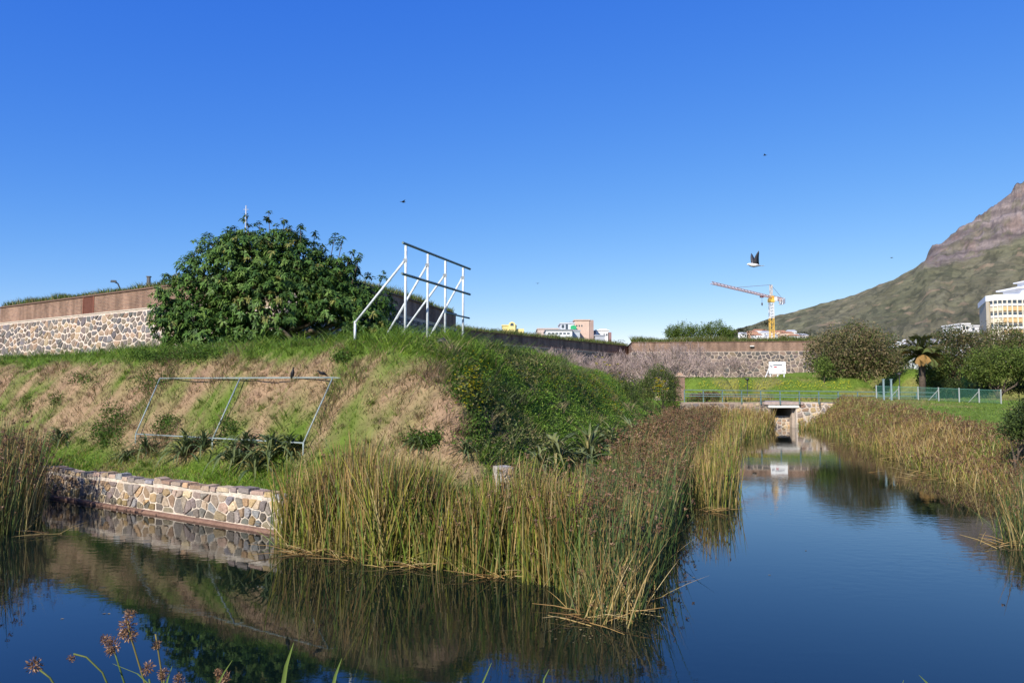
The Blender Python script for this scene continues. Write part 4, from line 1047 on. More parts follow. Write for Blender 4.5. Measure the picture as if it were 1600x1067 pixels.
def trees():
    def T_(name, label, bx, by, Y, lobs, n, size, cols, **kw):
        p = at(bx, by, Y); base = np.array([p[0], p[1], gz(p[0], p[1])])
        return tree(name, label, base, [lob(*l[:2], Y + l[5] if len(l) > 5 else Y, l[2], l[3], l[4], base) for l in lobs], n, size, cols, **kw)
    T_('olive_tree', 'broad grey-olive tree at the right end of the far bastion', 1335, 590, 78, [(1330, 540, 45, 34, 3), (1295, 552, 34, 32, 2.4), (1368, 550, 40, 32, 2.6), (1318, 572, 40, 20, 2.4), (1352, 572, 44, 20, 2.5), (1340, 525, 28, 17, 2), (1385, 565, 26, 20, 2), (1278, 560, 18, 22, 1.6)], 2300, .26, OLIVE + MID[:1], per=8, spread=.55, trunk_r=.25)
    T_('round_shrub', 'small bright green shrub at the foot of the grey-olive tree', 1287, 588, 75, [(1283, 572, 11, 12, .8), (1293, 576, 11, 11, .8), (1288, 565, 9, 9, .7)], 260, .18, VIV, per=6, cat='shrub', trunk_r=.05)
    T_('dark_tree', 'dark green tree tucked behind the grey-olive tree', 1392, 585, 88, [(1390, 560, 26, 26, 2.4), (1405, 568, 16, 18, 1.8), (1372, 552, 22, 20, 2)], 900, .25, DKG, per=7, spread=.5)
    T_('dark_tree', 'tall brownish-olive tree with dark trunks beside the palm', 1492, 612, 70, [(1492, 545, 34, 30, 2.2), (1468, 562, 24, 26, 2), (1515, 545, 28, 26, 2), (1490, 528, 26, 14, 1.6), (1478, 575, 20, 16, 1.6), (1520, 570, 22, 20, 1.8)], 1700, .22, OLIVE[:3] + DKG[:2], per=7, spread=.45, trunk_r=.2)
    T_('round_tree', 'rounded light green bushy tree left of the dark trunks', 1462, 605, 69, [(1458, 572, 22, 20, 1.4), (1452, 588, 15, 17, 1.2), (1470, 565, 16, 14, 1.2)], 700, .2, MID, per=7, spread=.35)
    T_('round_tree', 'spreading rich green tree below the office block', 1560, 612, 64, [(1555, 562, 38, 20, 1.8), (1530, 575, 25, 18, 1.5), (1585, 566, 32, 22, 1.8), (1545, 585, 25, 14, 1.4), (1610, 575, 25, 24, 1.8)], 1700, .2, MID + VIV[:1], per=7, spread=.4, trunk_r=.18)
    T_('olive_tree', 'feathery grey-green tree rising before the office block', 1565, 612, 78, [(1565, 528, 30, 22, 2), (1545, 540, 24, 18, 1.8), (1590, 540, 26, 22, 2), (1612, 550, 26, 24, 2), (1570, 550, 40, 22, 2)], 1500, .22, OLIVE[:3] + MID[:2], per=7, spread=.5, trunk_r=.18)
    for k, (px, py, rx, rz, lab) in enumerate(((1052, 518, 11, 9, 'leftmost small tree of the clump on the far rampart'), (1070, 516, 14, 12, 'second small tree from the left on the far rampart'), (1094, 517, 18, 12, 'low wide tree third from the left on the far rampart'), (1118, 513, 18, 12, 'tallest light green tree of the clump on the far rampart'), (1136, 520, 12, 8, 'rightmost small tree of the clump on the far rampart'))):
        p = at(px, 529, 124); base = np.array([p[0], p[1], 9.9])
        tree('rampart_tree', lab, base, [lob(px, py, 124, rx, rz, 1.6, base), lob(px - rx * .4, py + 4, 124, rx * .7, rz * .7, 1.3, base), lob(px + rx * .4, py + 3, 124.4, rx * .7, rz * .7, 1.3, base)], 420, .24, VIV[:2] + MID[:2], group='trees on the far rampart', per=6, spread=.4, trunk_r=.1)
    T_('dark_shrub', 'dark leafy shrub on the lawn at the right edge', 1588, 690, 25, [(1596, 662, 22, 20, .6), (1578, 672, 14, 12, .4), (1618, 655, 34, 32, .9)], 620, .11, DKG + MID[:1], per=7, spread=.16, cat='shrub', trunk_r=.05)
    T_('bank_bush', 'rounded feathery green bush at the far end of the mound', 1035, 640, 57, [(1030, 598, 24, 24, 1.3), (1044, 606, 18, 24, 1.2), (1012, 606, 20, 18, 1.2), (1048, 624, 13, 14, 1.0), (1030, 580, 12, 10, .9)], 1300, .15, MID + DKG[:2], per=8, spread=.25, cat='bush', trunk_r=.07, asp=.25)
    T_('bank_shrub', 'leaning grey-green shrub on the shaded flank of the mound', 960, 640, 49, [(962, 603, 26, 14, 1.0), (945, 606, 20, 12, .9), (985, 612, 20, 14, 1.0)], 700, .14, MID + DKG, per=7, spread=.25, cat='shrub', trunk_r=.05, asp=.25)
    # hedge-dark understorey beneath the right-hand trees
    for k, (px, w_, lab) in enumerate(((1480, 20, 'low dark shrub under the brownish-olive tree'), (1540, 24, 'low dark shrub under the rich green tree'), (1590, 18, 'low dark shrub at the right edge behind the lawn'))):
        T_('low_shrub', lab, px, 613, 68, [(px, 605, w_, 9, 1), (px + 8, 602, w_ * .6, 9, .8)], 330, .18, DKG, per=6, cat='shrub', trunk_r=.05)
trees()
def palm():
    p = at(1441, 592, 65); base = np.array([p[0], p[1], gz(p[0], p[1])]); root = empty('palm_tree', tuple(base)); tag(root, 'date palm with arching fronds behind the street light', 'palm')
    top = at(1440, 553, 65)[2] - base[2]
    m = MB(); m.tube([(0, 0, -.2), (0, 0, top * .5), (0, 0, top)], [.3, .26, .3], 8); m.build('trunk', M_bark, root, True)
    fr_m = []
    for v in range(3):
        m = MB(); L_ = 2.0; ns = 12
        pts = [(L_ * t * (1 - .12 * t), 0, .9 * math.sin(pi * .62 * t) * 1.0 - .55 * t * t) for t in np.linspace(0, 1, ns)]
        m.tube(pts, [.035 * (1 - .8 * i / ns) for i in range(ns)], 4, (.18, .14, .05))
        for i in range(1, ns * 3):
            t = i / (ns * 3); x = L_ * t * (1 - .12 * t); z = .9 * math.sin(pi * .62 * t) - .55 * t * t; l = .55 * math.sin(pi * min(t * .8 + .15, 1)) + .08
            for s in (-1, 1):
                m.add([(x, 0, z), (x + l * .55, s * l * .5, z - .02 - l * .2), (x + l * .8, s * l * .75, z - l * .38), (x + l * .42, s * l * .55, z - l * .2)], [(0, 1, 2, 3)], (.12, .145, .045) if v < 2 else (.30, .18, .06))
        fr_m.append(m)
    meshes = [m.build('frond', M_leaf, root) for m in fr_m]
    for k in range(40):
        src = meshes[2 if k % 7 == 0 else k % 2]
        o = src if k in (0, 1) and False else src.copy()
        COL.objects.link(o); o.parent = root; o.location = (0, 0, top); o.rotation_euler = (rnd.uniform(-.2, .2), rnd.uniform(-1.1, .85), k * 2.4)
    for o in meshes: bpy.data.objects.remove(o)
palm()
# ------------------------------------------------------------------ leafless shrubs
def bare_mesh(seed, depth=5, h=3.0, wide=.75):
    rg = random.Random(seed); m = MB(); col = [(.30, .225, .195), (.26, .19, .165), (.36, .28, .25)]
    def br(p, d, L_, r, k):
        q = p + d * L_; mid = p.lerp(q, .5) + Vector((rg.uniform(-1, 1), rg.uniform(-1, 1), rg.uniform(-1, 1))) * L_ * .08
        m.tube([p, mid, q], [r, r * .85, r * .65], 3, rg.choice(col), cap=False)
        if k == 0: return
        for i in range(rg.choice((2, 3, 3))):
            nd = (d + Vector((rg.uniform(-1, 1), rg.uniform(-1, 1), rg.uniform(-.45, .8))) * wide).normalized()
            br(q if i else p.lerp(q, .75), nd, L_ * rg.uniform(.62, .88), max(r * .62, .009), k - 1)
    for i in range(7):
        a = i * 2.4; br(Vector((math.cos(a) * .15, math.sin(a) * .15, 0)), Vector((math.cos(a) * .55, math.sin(a) * .55, 1)).normalized(), h * .30, .05, depth)
    return m
def bare_shrubs():
    protos = [bare_mesh(s).build('twigs', M_twig) for s in (1, 2, 3)]
    spots = [(800, 76, 1.35, 'leafless shrub low against the curtain wall, first from the left'), (832, 79, 1.5, 'leafless shrub against the curtain wall, second from the left'), (866, 82, 1.6, 'leafless shrub against the curtain wall, third from the left'), (897, 85, 1.65, 'leafless shrub against the curtain wall, fourth from the left'),
             (926, 86, 1.6, 'leafless shrub against the curtain wall, fifth from the left'), (952, 90, 1.75, 'leafless shrub before the curtain wall, below the white house'), (978, 92, 1.85, 'leafless shrub where the curtain wall meets the far bastion'), (1002, 95, 1.9, 'tall leafless shrub at the left end of the far bastion'),
             (1024, 86, 1.7, 'leafless shrub directly behind the rounded bush'), (1047, 80, 1.8, 'tallest leafless tree, standing just left of the gate pier'), (1067, 92, 1.6, 'leafless tree just right of the gate pier'), (1135, 103, 1.05, 'left leafless shrub against the far bastion stones'), (1160, 103, 1.15, 'right leafless shrub against the far bastion stones, left of the sign'), (1110, 105, .8, 'small leafless shrub against the far bastion, third from the sign'), (1093, 98, 1.1, 'leafless shrub at the left foot of the far bastion stones')]
    for k, (px, Y, s, lab) in enumerate(spots):
        X = (px - 800) / F * Y; root = empty('bare_shrub', (X, Y, gz(X, Y)), rnd.uniform(0, 6)); tag(root, lab, 'shrub', 'leafless shrubs before the fort walls')
        root.scale = (s * 1.05, s * 1.05, s * 1.0)
        src = protos[k % 3]; o = src.copy(); COL.objects.link(o); o.parent = root; o.name = 'twigs'
    for o in protos: bpy.data.objects.remove(o)
bare_shrubs()
#__PART4__
# ------------------------------------------------------------------ grass on the castle mound
def scatter(n, x0, x1, y0, y1, fn):
    q = np.column_stack([R.uniform(x0, x1, n), R.uniform(y0, y1, n)]); keep = fn(q[:, 0], q[:, 1]) > R.uniform(0, 1, n); return q[keep]
GREENS = [(.085, .155, .014), (.115, .195, .018), (.065, .12, .014), (.155, .22, .024)]
DRY = [(.31, .225, .115), (.39, .29, .15), (.23, .165, .085), (.33, .22, .14), (.19, .18, .07)]
def mound_grass():
    def dens(x, y):
        s = sdpoly(x, y, ISL); d, dl, dr = toe(x, y)
        return (s > .45) * np.clip((21 / y) ** 2, .08, 1) * ((d < 9) | (y < 24))
    q = scatter(900000, -28, 14, 13.8, 64, dens)
    z = hgt(q[:, 0], q[:, 1]); g = green(q[:, 0], q[:, 1], z); d, dl, dr = toe(q[:, 0], q[:, 1])
    n = len(q); isg = R.uniform(0, 1, n) < g * .84 + .07
    col = np.where(isg[:, None], palette(n, GREENS), palette(n, DRY))
    mott = fbm(q[:, 0] * .9, q[:, 1] * .9, 131)[:, None]
    col = col * (.72 + .56 * mott)
    terr = d < 1.1
    h = np.where(isg, R.uniform(.08, .22, n), R.uniform(.08, .22, n)) * (.6 + .9 * fbm(q[:, 0] * .7, q[:, 1] * .7, 133))
    h = h * .85; h = np.where((z > 4.2) & isg, h * 1.4, h)
    col = np.where(((z > 4.1) & isg)[:, None], col * 1.22, col)
    tuft = sm((fbm(q[:, 0] * 1.6, q[:, 1] * 1.6, 137, 3) - .55) / .12); h = h * (1 + tuft * np.where(terr, .5, 1.6))
    col = np.where(terr[:, None] & isg[:, None], col * np.array([1.35, 1.4, 1.0]), col)
    az = np.where(isg, R.uniform(0, 2 * pi, n), R.normal(-1.2, .7, n))
    V, Fs, C = blades(np.column_stack([q, z - .02]), h, R.uniform(.010, .021, n), az, h * .35, h * .5, col, 2, col * 1.12)
    o = fast('mound_grass', V, Fs, M_blade, None, C); tag(o, 'mixed green and straw-dry grass covering the castle mound', 'grass', kind='stuff')
mound_grass()
def tussocks():
    # dry and green grass clumps standing out of the sunny face
    k = scatter(5200, -24, 1, 14.5, 40, lambda x, y: (toe(x, y)[0] > .6) * (toe(x, y)[0] < 5.5) * np.clip((19 / y) ** 1.2, .2, 1) * (fbm(x * .8, y * .8, 171) > .42))
    zk = hgt(k[:, 0], k[:, 1]); gk = green(k[:, 0], k[:, 1], zk); m = 26; n = len(k)
    b = np.repeat(np.column_stack([k, zk - .02]), m, 0) + np.column_stack([R.normal(size=(n * m, 2)) * .055, np.zeros(n * m)])
    h = np.repeat(R.uniform(.10, .32, n), m) * R.uniform(.5, 1.1, n * m)
    ck = np.where((R.uniform(0, 1, n) < gk * .8 + .08)[:, None], palette(n, GREENS), palette(n, DRY, None, .3))
    V, Fs, C = blades(b, h, R.uniform(.008, .015, n * m), np.repeat(R.normal(-1.2, .8, n), m) + R.normal(0, .9, n * m), h * .35, h * .65, np.repeat(ck, m, 0) * R.uniform(.75, 1.2, (n * m, 1)), 3)
    o = fast('grass_tussocks', V, Fs, M_blade, None, C); tag(o, 'dry and green grass tussocks on the sunny face of the mound', 'grass', kind='stuff')
tussocks()
def lush():
    # rank weeds on the shaded flank of the mound
    def dens(x, y):
        d, dl, dr = toe(x, y); s = sdpoly(x, y, ISL)
        edge = sm((dl - dr + .2 + (fbm(x * 1.2, y * 1.2, 141) - .5) * 3.6) / 1.1)
        return (s > .6) * edge * (d > .7) * (d < 6.0) * np.clip((21 / y) ** 1.5, .12, 1) * (.35 + fbm(x * .8, y * .8, 143))
    q = scatter(260000, -4, 15, 14, 64, dens); n = len(q); z = hgt(q[:, 0], q[:, 1])
    big = fbm(q[:, 0] * .75, q[:, 1] * .75 + z * .3, 145, 4); mound = sm((big - .32) / .35)
    zz = z + R.uniform(0, 1, n) ** .6 * (.06 + .30 * mound) * (1 - .7 * sm((z - 3.8) / .7))
    per = 4; c = np.repeat(np.column_stack([q, zz]), per, 0) + R.normal(size=(n * per, 3)) * .05
    sp = fbm(q[:, 0] * .5, q[:, 1] * .5, 147, 3)[:, None]
    a = palette(n, [(.105, .205, .027), (.15, .255, .036), (.075, .145, .022), (.19, .28, .045)], None, .3); b = palette(n, [(.10, .14, .04), (.15, .175, .055), (.075, .10, .032), (.24, .21, .09)], None, .3)
    col = np.where(sp > .52, b, a)
    V, Fs, C = leafquads(c, rdir(n * per, .5), rdir(n * per), R.uniform(.04, .11, n * per), R.uniform(.025, .055, n * per), np.repeat(col, per, 0), .2)
    o = fast('bank_weeds', V, Fs, M_leaf, None, C); tag(o, 'rank dark green weeds mantling the shaded flank of the mound', 'weeds', kind='stuff')
    # arching grasses in clumps
    k = scatter(1100, -2, 14, 15, 62, lambda x, y: dens(x, y) * .8); parts = []
    m = 46; b = np.repeat(np.column_stack([k, hgt(k[:, 0], k[:, 1])]), m, 0) + np.column_stack([R.normal(size=(len(k) * m, 2)) * .10, np.zeros(len(k) * m)])
    h = np.repeat(R.uniform(.3, .75, len(k)), m) * R.uniform(.5, 1.1, len(k) * m)
    col = np.repeat(palette(len(k), [(.10, .13, .045), (.075, .11, .03), (.30, .24, .12), (.14, .15, .06), (.34, .25, .15)], [.3, .3, .12, .18, .10]), m, 0)
    V, Fs, C = blades(b, h, np.full(len(b), .016), R.uniform(0, 2 * pi, len(b)), h * .25, h * .55, col, 3)
    o = fast('bank_grass_tufts', V, Fs, M_blade, None, C); tag(o, 'arching grass tufts among the weeds on the mound flank', 'grass', kind='stuff')
    # yellow flowers
    f = []
    for px, py, sx, sy, nn in ((740, 600, 26, 38, 150), (935, 600, 28, 24, 190), (960, 625, 22, 20, 110), (905, 590, 30, 14, 60), (1030, 605, 12, 12, 30), (850, 590, 40, 20, 40)):
        for _ in range(nn):
            x, y = rnd.gauss(px, sx * .6), rnd.gauss(py, sy * .6)
            f.append(hit(x, y, .38 if px > 800 else .3, 16, 62))
    f = np.array(f); f[:, 2] += .34 + R.uniform(0, .15, len(f)); ok = f[:, 1] < 61; f = f[ok]
    per = 5; n = len(f); c = np.repeat(f, per, 0); an = np.tile(np.arange(per) * 2 * pi / per, n) + np.repeat(R.uniform(0, 6, n), per)
    tilt = np.repeat(rdir(n, 1.0) * .4, per, 0); d = np.column_stack([np.cos(an), np.sin(an), np.full(n * per, .25)]) + tilt
    V, Fs, C = leafquads(c, d, np.tile([[0, 0, 1.0]], (n * per, 1)), np.full(n * per, .05), np.full(n * per, .042), palette(n * per, [(.75, .62, .02), (.68, .60, .03)]), 0)
    st = blades(f - np.array([0, 0, .35]), np.full(n, .35), np.full(n, .01), R.uniform(0, 6, n), np.full(n, .0), np.full(n, .0), palette(n, [(.10, .17, .03)]), 1)
    V, Fs, C = join([(V, Fs, C), st]); o = fast('yellow_flowers', V, Fs, M_blade, None, C); tag(o, 'scattered small yellow flowers on the mound flank', 'flowers', kind='stuff')
    # leafy patches on the sunny face
    parts = []
    for px, py, sx, sy, nn in ((180, 665, 16, 26, 500), (160, 680, 14, 16, 300), (240, 600, 30, 14, 260), (245, 560, 40, 8, 500), (300, 555, 40, 8, 500), (90, 625, 8, 8, 90), (45, 635, 5, 12, 90), (260, 665, 14, 14, 220), (360, 670, 12, 14, 150), (655, 690, 16, 8, 260), (680, 688, 8, 8, 160), (720, 600, 12, 22, 400), (745, 650, 12, 40, 500), (535, 560, 10, 6, 160), (130, 595, 26, 8, 120)):
        cc = np.array([hit(rnd.gauss(px, sx * .6), rnd.gauss(py, sy * .6), .02, 15, 45) for _ in range(nn // 3)])
        cc = np.repeat(cc, 12, 0) + R.normal(size=(len(cc) * 12, 3)) * np.array([.10, .10, .06]); cc[:, 2] += .06
        n = len(cc); parts.append(leafquads(cc, rdir(n, .6), rdir(n), R.uniform(.05, .11, n), R.uniform(.025, .05, n), palette(n, [(.06, .12, .018), (.085, .15, .022), (.05, .085, .018)]), .2))
    V, Fs, C = join(parts); o = fast('leafy_patches', V, Fs, M_leaf, None, C); tag(o, 'low leafy green patches on the sunny face of the mound', 'weeds', kind='stuff')
lush()
# ------------------------------------------------------------------ lawn grass on the other bank and behind the causeway
def lawn():
    def dens(x, y):
        return ((hgt(x, y) > .25) * ((sdpoly(x, y, RB) > .2) | ((y > 70) & (x > 16)))) * np.clip((25 / y) ** 1.5, .05, 1)
    q = scatter(420000, 13, 56, 14, 100, dens); n = len(q); z = hgt(q[:, 0], q[:, 1])
    dry = sm((fbm(q[:, 0] * .22, q[:, 1] * .22, 52) - .49) / .1); isd = R.uniform(0, 1, n) < dry * .55 + .04
    col = np.where(isd[:, None], palette(n, [(.30, .23, .10), (.24, .2, .07)]), palette(n, [(.14, .215, .028), (.11, .18, .024), (.175, .245, .036)])) * (.75 + .5 * fbm(q[:, 0] * .5, q[:, 1] * .5, 151)[:, None])
    h = R.uniform(.05, .13, n) * np.where(q[:, 1] > 70, 1.9, 1) * (.6 + .8 * fbm(q[:, 0] * .8, q[:, 1] * .8, 153))
    V, Fs, C = blades(np.column_stack([q, z - .02]), h, R.uniform(.02, .04, n) * np.clip(q[:, 1] / 40, .7, 2), R.uniform(0, 6.3, n), h * .3, h * .4, col, 2)
    o = fast('lawn_grass', V, Fs, M_blade, None, C); tag(o, 'short green grass on the right bank and causeway slope', 'grass', kind='stuff')
    c = []
    for _ in range(420):
        px = rnd.uniform(1090, 1330); c.append(hit(px, rnd.uniform(596, 609), .1, 68, 84))
    c = np.array(c); c[:, 2] += .22; n = len(c); per = 3
    V, Fs, C = leafquads(np.repeat(c, per, 0), rdir(n * per, .3), rdir(n * per), np.full(n * per, .07), np.full(n * per, .06), palette(n * per, [(.62, .55, .03), (.55, .5, .05)]), 0)
    st = blades(c - np.array([0, 0, .25]), np.full(n, .25), np.full(n, .012), R.uniform(0, 6, n), np.full(n, .0), np.full(n, .0), palette(n, [(.10, .17, .03)]), 1)
    V, Fs, C = join([(V, Fs, C), st]); o = fast('bank_flowers', V, Fs, M_blade, None, C); tag(o, 'tiny yellow flowers dotting the grass bank behind the railing', 'flowers', kind='stuff')
lawn()
# ------------------------------------------------------------------ reeds
RG = [(.11, .165, .024), (.15, .21, .026), (.065, .115, .028), (.22, .25, .03), (.32, .29, .04)]
RS = [(.40, .25, .09), (.50, .38, .18), (.33, .20, .07), (.24, .135, .05), (.46, .33, .12)]
RUSH = [(.06, .115, .035), (.08, .14, .038), (.045, .08, .03), (.13, .16, .04)]
BROWN = [(.17, .09, .045), (.22, .125, .065), (.13, .068, .036), (.27, .165, .09)]
def reedbed(name, label, P, n, h0, h1, kind, lean=.12, headfrac=.0, w=.018, strawf=.35, zb=-.25, fallen=.04, mixn=.6, landw=0, headr=.045):
    q = inpoly(P, int(n * 1.7)); kp = np.clip((fbm(q[:, 0] * 1.9, q[:, 1] * 1.9, 167, 3) - .28) * 2.6, .12, 1) > R.uniform(0, 1, len(q)); q = q[kp]; n = len(q)
    q = q + R.normal(size=(n, 2)) * .13
    x, y = q[:, 0], q[:, 1]; zg = hgt(x, y); z = np.maximum(zg, zb)
    patch = fbm(x * .6, y * .6, 161); h = R.uniform(h0, h1, n) * (.62 + .76 * fbm(x * .9, y * .9, 163)) * (1 - .5 * np.clip(zg, 0, 1.4) / 1.1)
    h = h * np.where(R.uniform(0, 1, n) < .22, R.uniform(.45, .9, n), 1)
    sf = np.clip(strawf + (patch - .5) * 1.6 * mixn, .03, .95); iss = R.uniform(0, 1, n) < sf
    base = palette(n, RUSH if kind == 'rush' else RG, None, .38); st = palette(n, RS, None, .35); col = np.where(iss[:, None], st, base)
    az = R.normal(.3, 1.6, n); ln = np.abs(R.normal(0, lean, n)) * h; bd = np.abs(R.normal(0, lean * 1.1, n)) * h
    fal = R.uniform(0, 1, n) < fallen; bd = np.minimum(bd, h * .25); ln = np.where(fal, np.minimum(h * R.uniform(.25, .65, n), .85), np.minimum(ln, h * .28)); az = np.where(fal, R.uniform(0, 6.3, n), az); h = np.where(fal, h * R.uniform(.2, .6, n), h)
    tip = np.where((R.uniform(0, 1, n) < .22)[:, None], palette(n, RS) * .7, col * 1.05); col = col * .55 + .45 * palette(n, [(.12, .18, .03), (.20, .23, .045), (.08, .13, .03), (.28, .25, .07)])
    parts = [blades(np.column_stack([x, y, z]), h + np.where(zg < 0, -zb * .3, 0), R.uniform(.7, 1.35, n) * w, az, ln, bd, col, 4, tip)]
    if headfrac > 0:
        hs = (R.uniform(0, 1, n) < headfrac) & ~fal & ~(iss & (R.uniform(0, 1, n) < .3))
        off = ln + bd; bend = bd[hs] / np.maximum(h[hs], .01)
        hh = (h + np.where(zg < 0, -zb * .3, 0))[hs]
        tz = z[hs] + hh * (1 - .35 * np.clip(bend, 0, 1.5)); tops = np.column_stack([x[hs] + np.cos(az[hs]) * off[hs], y[hs] + np.sin(az[hs]) * off[hs], tz])
        tops[:, 2] -= R.uniform(0, .22, len(tops)) * hh
        m = len(tops); parts.append(heads(tops, R.uniform(.6, 1.3, m) * headr, palette(m, BROWN)))
    V, Fs, C = join(parts); o = fast(name, V, Fs, M_blade, None, C); tag(o, label, 'reeds', kind='stuff'); return o
Z = lambda *pts: [tuple(onz(px, py, 0)[:2]) for px, py in pts]
fr_ = Z((436, 852), (480, 858), (530, 868), (600, 882), (660, 884), (720, 893), (790, 900), (850, 905), (900, 918))
reedbed('front_reed_bed', 'dense green and straw reeds standing in the moat corner', fr_ + [(.0, 13.6), (-1.0, 14.9), (-4.5, 17.3)], 7600, 1.35, 2.25, 'reed', .13, .05, .022, .42, fallen=.10)
cor = Z((760, 895), (850, 905), (900, 935), (950, 962), (1000, 950), (1022, 900), (1050, 830), (1068, 785), (1085, 750))
reedbed('corner_rush_bed', 'tall dark green rushes with brown heads at the moat corner', cor + [(3.4, 23.5), (1.4, 17.4), (.0, 14.2)], 7400, 1.25, 1.95, 'rush', .12, .34, .015, .12, fallen=.09, headr=.055)
rt = [tuple(p) for p in Z((1085, 750), (1100, 712), (1112, 690), (1122, 672), (1122, 660))]
reedbed('bank_rush_bed', 'brown-headed rushes lining the castle bank of the moat', rt + [(12.8, 61), (10.5, 52), (8.0, 41), (4.1, 27), (2.9, 22.5), (4.4, 22)], 14500, 1.3, 2.0, 'rush', .13, .75, .017, .16, fallen=.05, headr=.075)
reedbed('loose_rush_tuft', 'splayed rush tuft leaning over the water in front of the corner', Z((905, 955), (960, 982), (1000, 968), (985, 930), (920, 925)), 900, .5, 1.15, 'rush', .28, .03, .016, .45, fallen=.28)
reedbed('left_reed_clump', 'tall reed clump with brown heads at the left edge', Z((-140, 850), (-60, 852), (10, 842), (52, 826), (58, 800), (40, 775), (-120, 775)), 3800, 1.7, 2.55, 'rush', .11, .5, .018, .38, fallen=.06, headr=.06)
reedbed('mid_reed_clump', 'yellow-green reed clump standing alone in the channel', Z((1090, 795), (1120, 799), (1143, 793), (1140, 770), (1148, 735), (1100, 735), (1092, 765)), 1700, 1.1, 1.75, 'reed', .08, .12, .020, .35)
reedbed('mid_reed_belt', 'thin yellowish reed belt trailing up the channel', Z((1100, 735), (1148, 735), (1146, 712), (1160, 690), (1190, 680), (1208, 668), (1208, 660), (1130, 660), (1118, 690)), 5200, .9, 1.55, 'reed', .10, .3, .03, .55)
reedbed('far_reed_bed', 'straw-brown reeds below the causeway wall left of the culvert', [(14.3, 56.5), (20.0, 59.5), (21.2, 62.8), (21.1, 63.5), (14.2, 63.5)], 3400, 1.2, 2.0, 'reed', .12, .35, .04, .7)
RBI = [(24.0, 62.5), (22.0, 52), (19.2, 41.7), (16.8, 33), (15.5, 28), (14.6, 23.3), (13.4, 19.5)]
RBO = [(15.5, 18.5), (18.2, 22.5), (19.0, 28), (20.2, 33), (22.6, 41.7), (25.0, 52), (26.8, 62.5)]
reedbed('right_bank_reeds', 'brown and straw reeds leaning along the right bank of the moat', RBI + RBO, 14000, .65, 1.3, 'reed', .30, .75, .019, .58, fallen=.16, headr=.06)
reedbed('right_straw_patch', 'pale bent straw reeds near the middle of the right bank', [(18.6, 40), (16.4, 31), (18.5, 31), (21, 40)], 2200, 1.0, 1.55, 'reed', .34, 0, .026, .92, fallen=.2)
reedbed('right_green_patch', 'small fresh green reeds at the water edge of the right bank', Z((1365, 706), (1420, 712), (1415, 690), (1370, 688)), 700, .6, 1.1, 'reed', .08, 0, .026, .15)
reedbed('culvert_reeds', 'low green reeds right of the culvert opening', Z((1248, 672), (1285, 672), (1285, 664), (1250, 663)), 600, .6, 1.2, 'reed', .12, .2, .035, .5)
reedbed('near_right_clump', 'green rush clump in the water at the right edge', Z((1560, 842), (1600, 862), (1690, 880), (1690, 800), (1590, 805)), 1500, 1.0, 1.75, 'rush', .14, .25, .016, .35, fallen=.12)
reedbed('terrace_tall_grass', 'tall fresh grass along the top of the retaining wall', [(-14.5, 24.4), (-4.3, 17.5), (-3.9, 18.2), (-14.1, 25.1)], 2600, .10, .30, 'reed', .25, .0, .014, .12, mixn=.3)
reedbed('corner_reed_fill', 'straw and green reeds crowding round the stone pier', Z((740, 893), (800, 901), (870, 912), (905, 925)) + [(1.0, 13.6), (.5, 14.6), (-.6, 14.5), (-1.6, 15.2)], 2600, 1.35, 2.0, 'reed', .12, .12, .02, .35, fallen=.06)
def litter_straws():
    # broken stems lying on the water along the reed fronts
    parts = []
    for (px, py, k, sx, sy) in ((470, 862, 26, 30, 6), (560, 872, 26, 40, 5), (650, 885, 20, 40, 4), (800, 900, 26, 60, 5), (930, 960, 30, 40, 14), (1460, 738, 60, 60, 16), (1400, 712, 20, 30, 4), (1110, 797, 14, 20, 4), (1560, 850, 14, 25, 8), (90, 832, 6, 30, 4), (1340, 690, 30, 30, 8)):
        for _ in range(k):
            p = onz(rnd.gauss(px, sx * .5), rnd.gauss(py, sy * .5), 0.01); a = rnd.uniform(0, 2 * pi); L_ = rnd.uniform(.25, .9); e = rnd.uniform(.0, .25)
            m = MB(); m.tube([tuple(p), (p[0] + math.cos(a) * L_ * .5, p[1] + math.sin(a) * L_ * .5, .02 + e * L_ * .7), (p[0] + math.cos(a) * L_, p[1] + math.sin(a) * L_, .02 + e * L_)], [.008, .007, .003], 4, rnd.choice(RS), cap=False)
            V = np.array(m.v, np.float32); parts.append((V, np.array(m.f, np.int32), np.array(m.c, np.float32) * 1.1))
    V, Fs, C = join(parts); o = fast('floating_straws', V, Fs, M_blade, None, C); tag(o, 'broken straw stems floating along the reed edges', 'straw', kind='stuff')
litter_straws()
def floating_debris():
    pts = [onz(rnd.gauss(px, sx), rnd.gauss(py, sy), .004) for px, py, sx, sy, k in ((520, 880, 60, 8, 60), (700, 905, 90, 8, 70), (930, 985, 50, 12, 50), (1080, 830, 20, 40, 40), (1150, 760, 12, 30, 40), (1420, 730, 70, 14, 90), (1560, 800, 30, 30, 40), (150, 830, 60, 12, 30), (1200, 690, 30, 10, 60), (1250, 850, 120, 70, 14), (250, 930, 120, 30, 10)) for _ in range(k)]
    c = np.array(pts); n = len(c); a = R.uniform(0, 6.3, n); L_ = R.uniform(.02, .07, n)
    V, Fs, C = leafquads(c, np.column_stack([np.cos(a), np.sin(a), np.zeros(n)]), np.tile([[0, 0, 1.0]], (n, 1)), L_, L_ * .6, palette(n, [(.20, .15, .06), (.10, .12, .03), (.34, .27, .12), (.06, .05, .03)]), 0)
    o = fast('floating_debris', V, Fs, M_blade, None, C); tag(o, 'small dead leaves and scum floating near the reeds', 'debris', kind='stuff')
floating_debris()
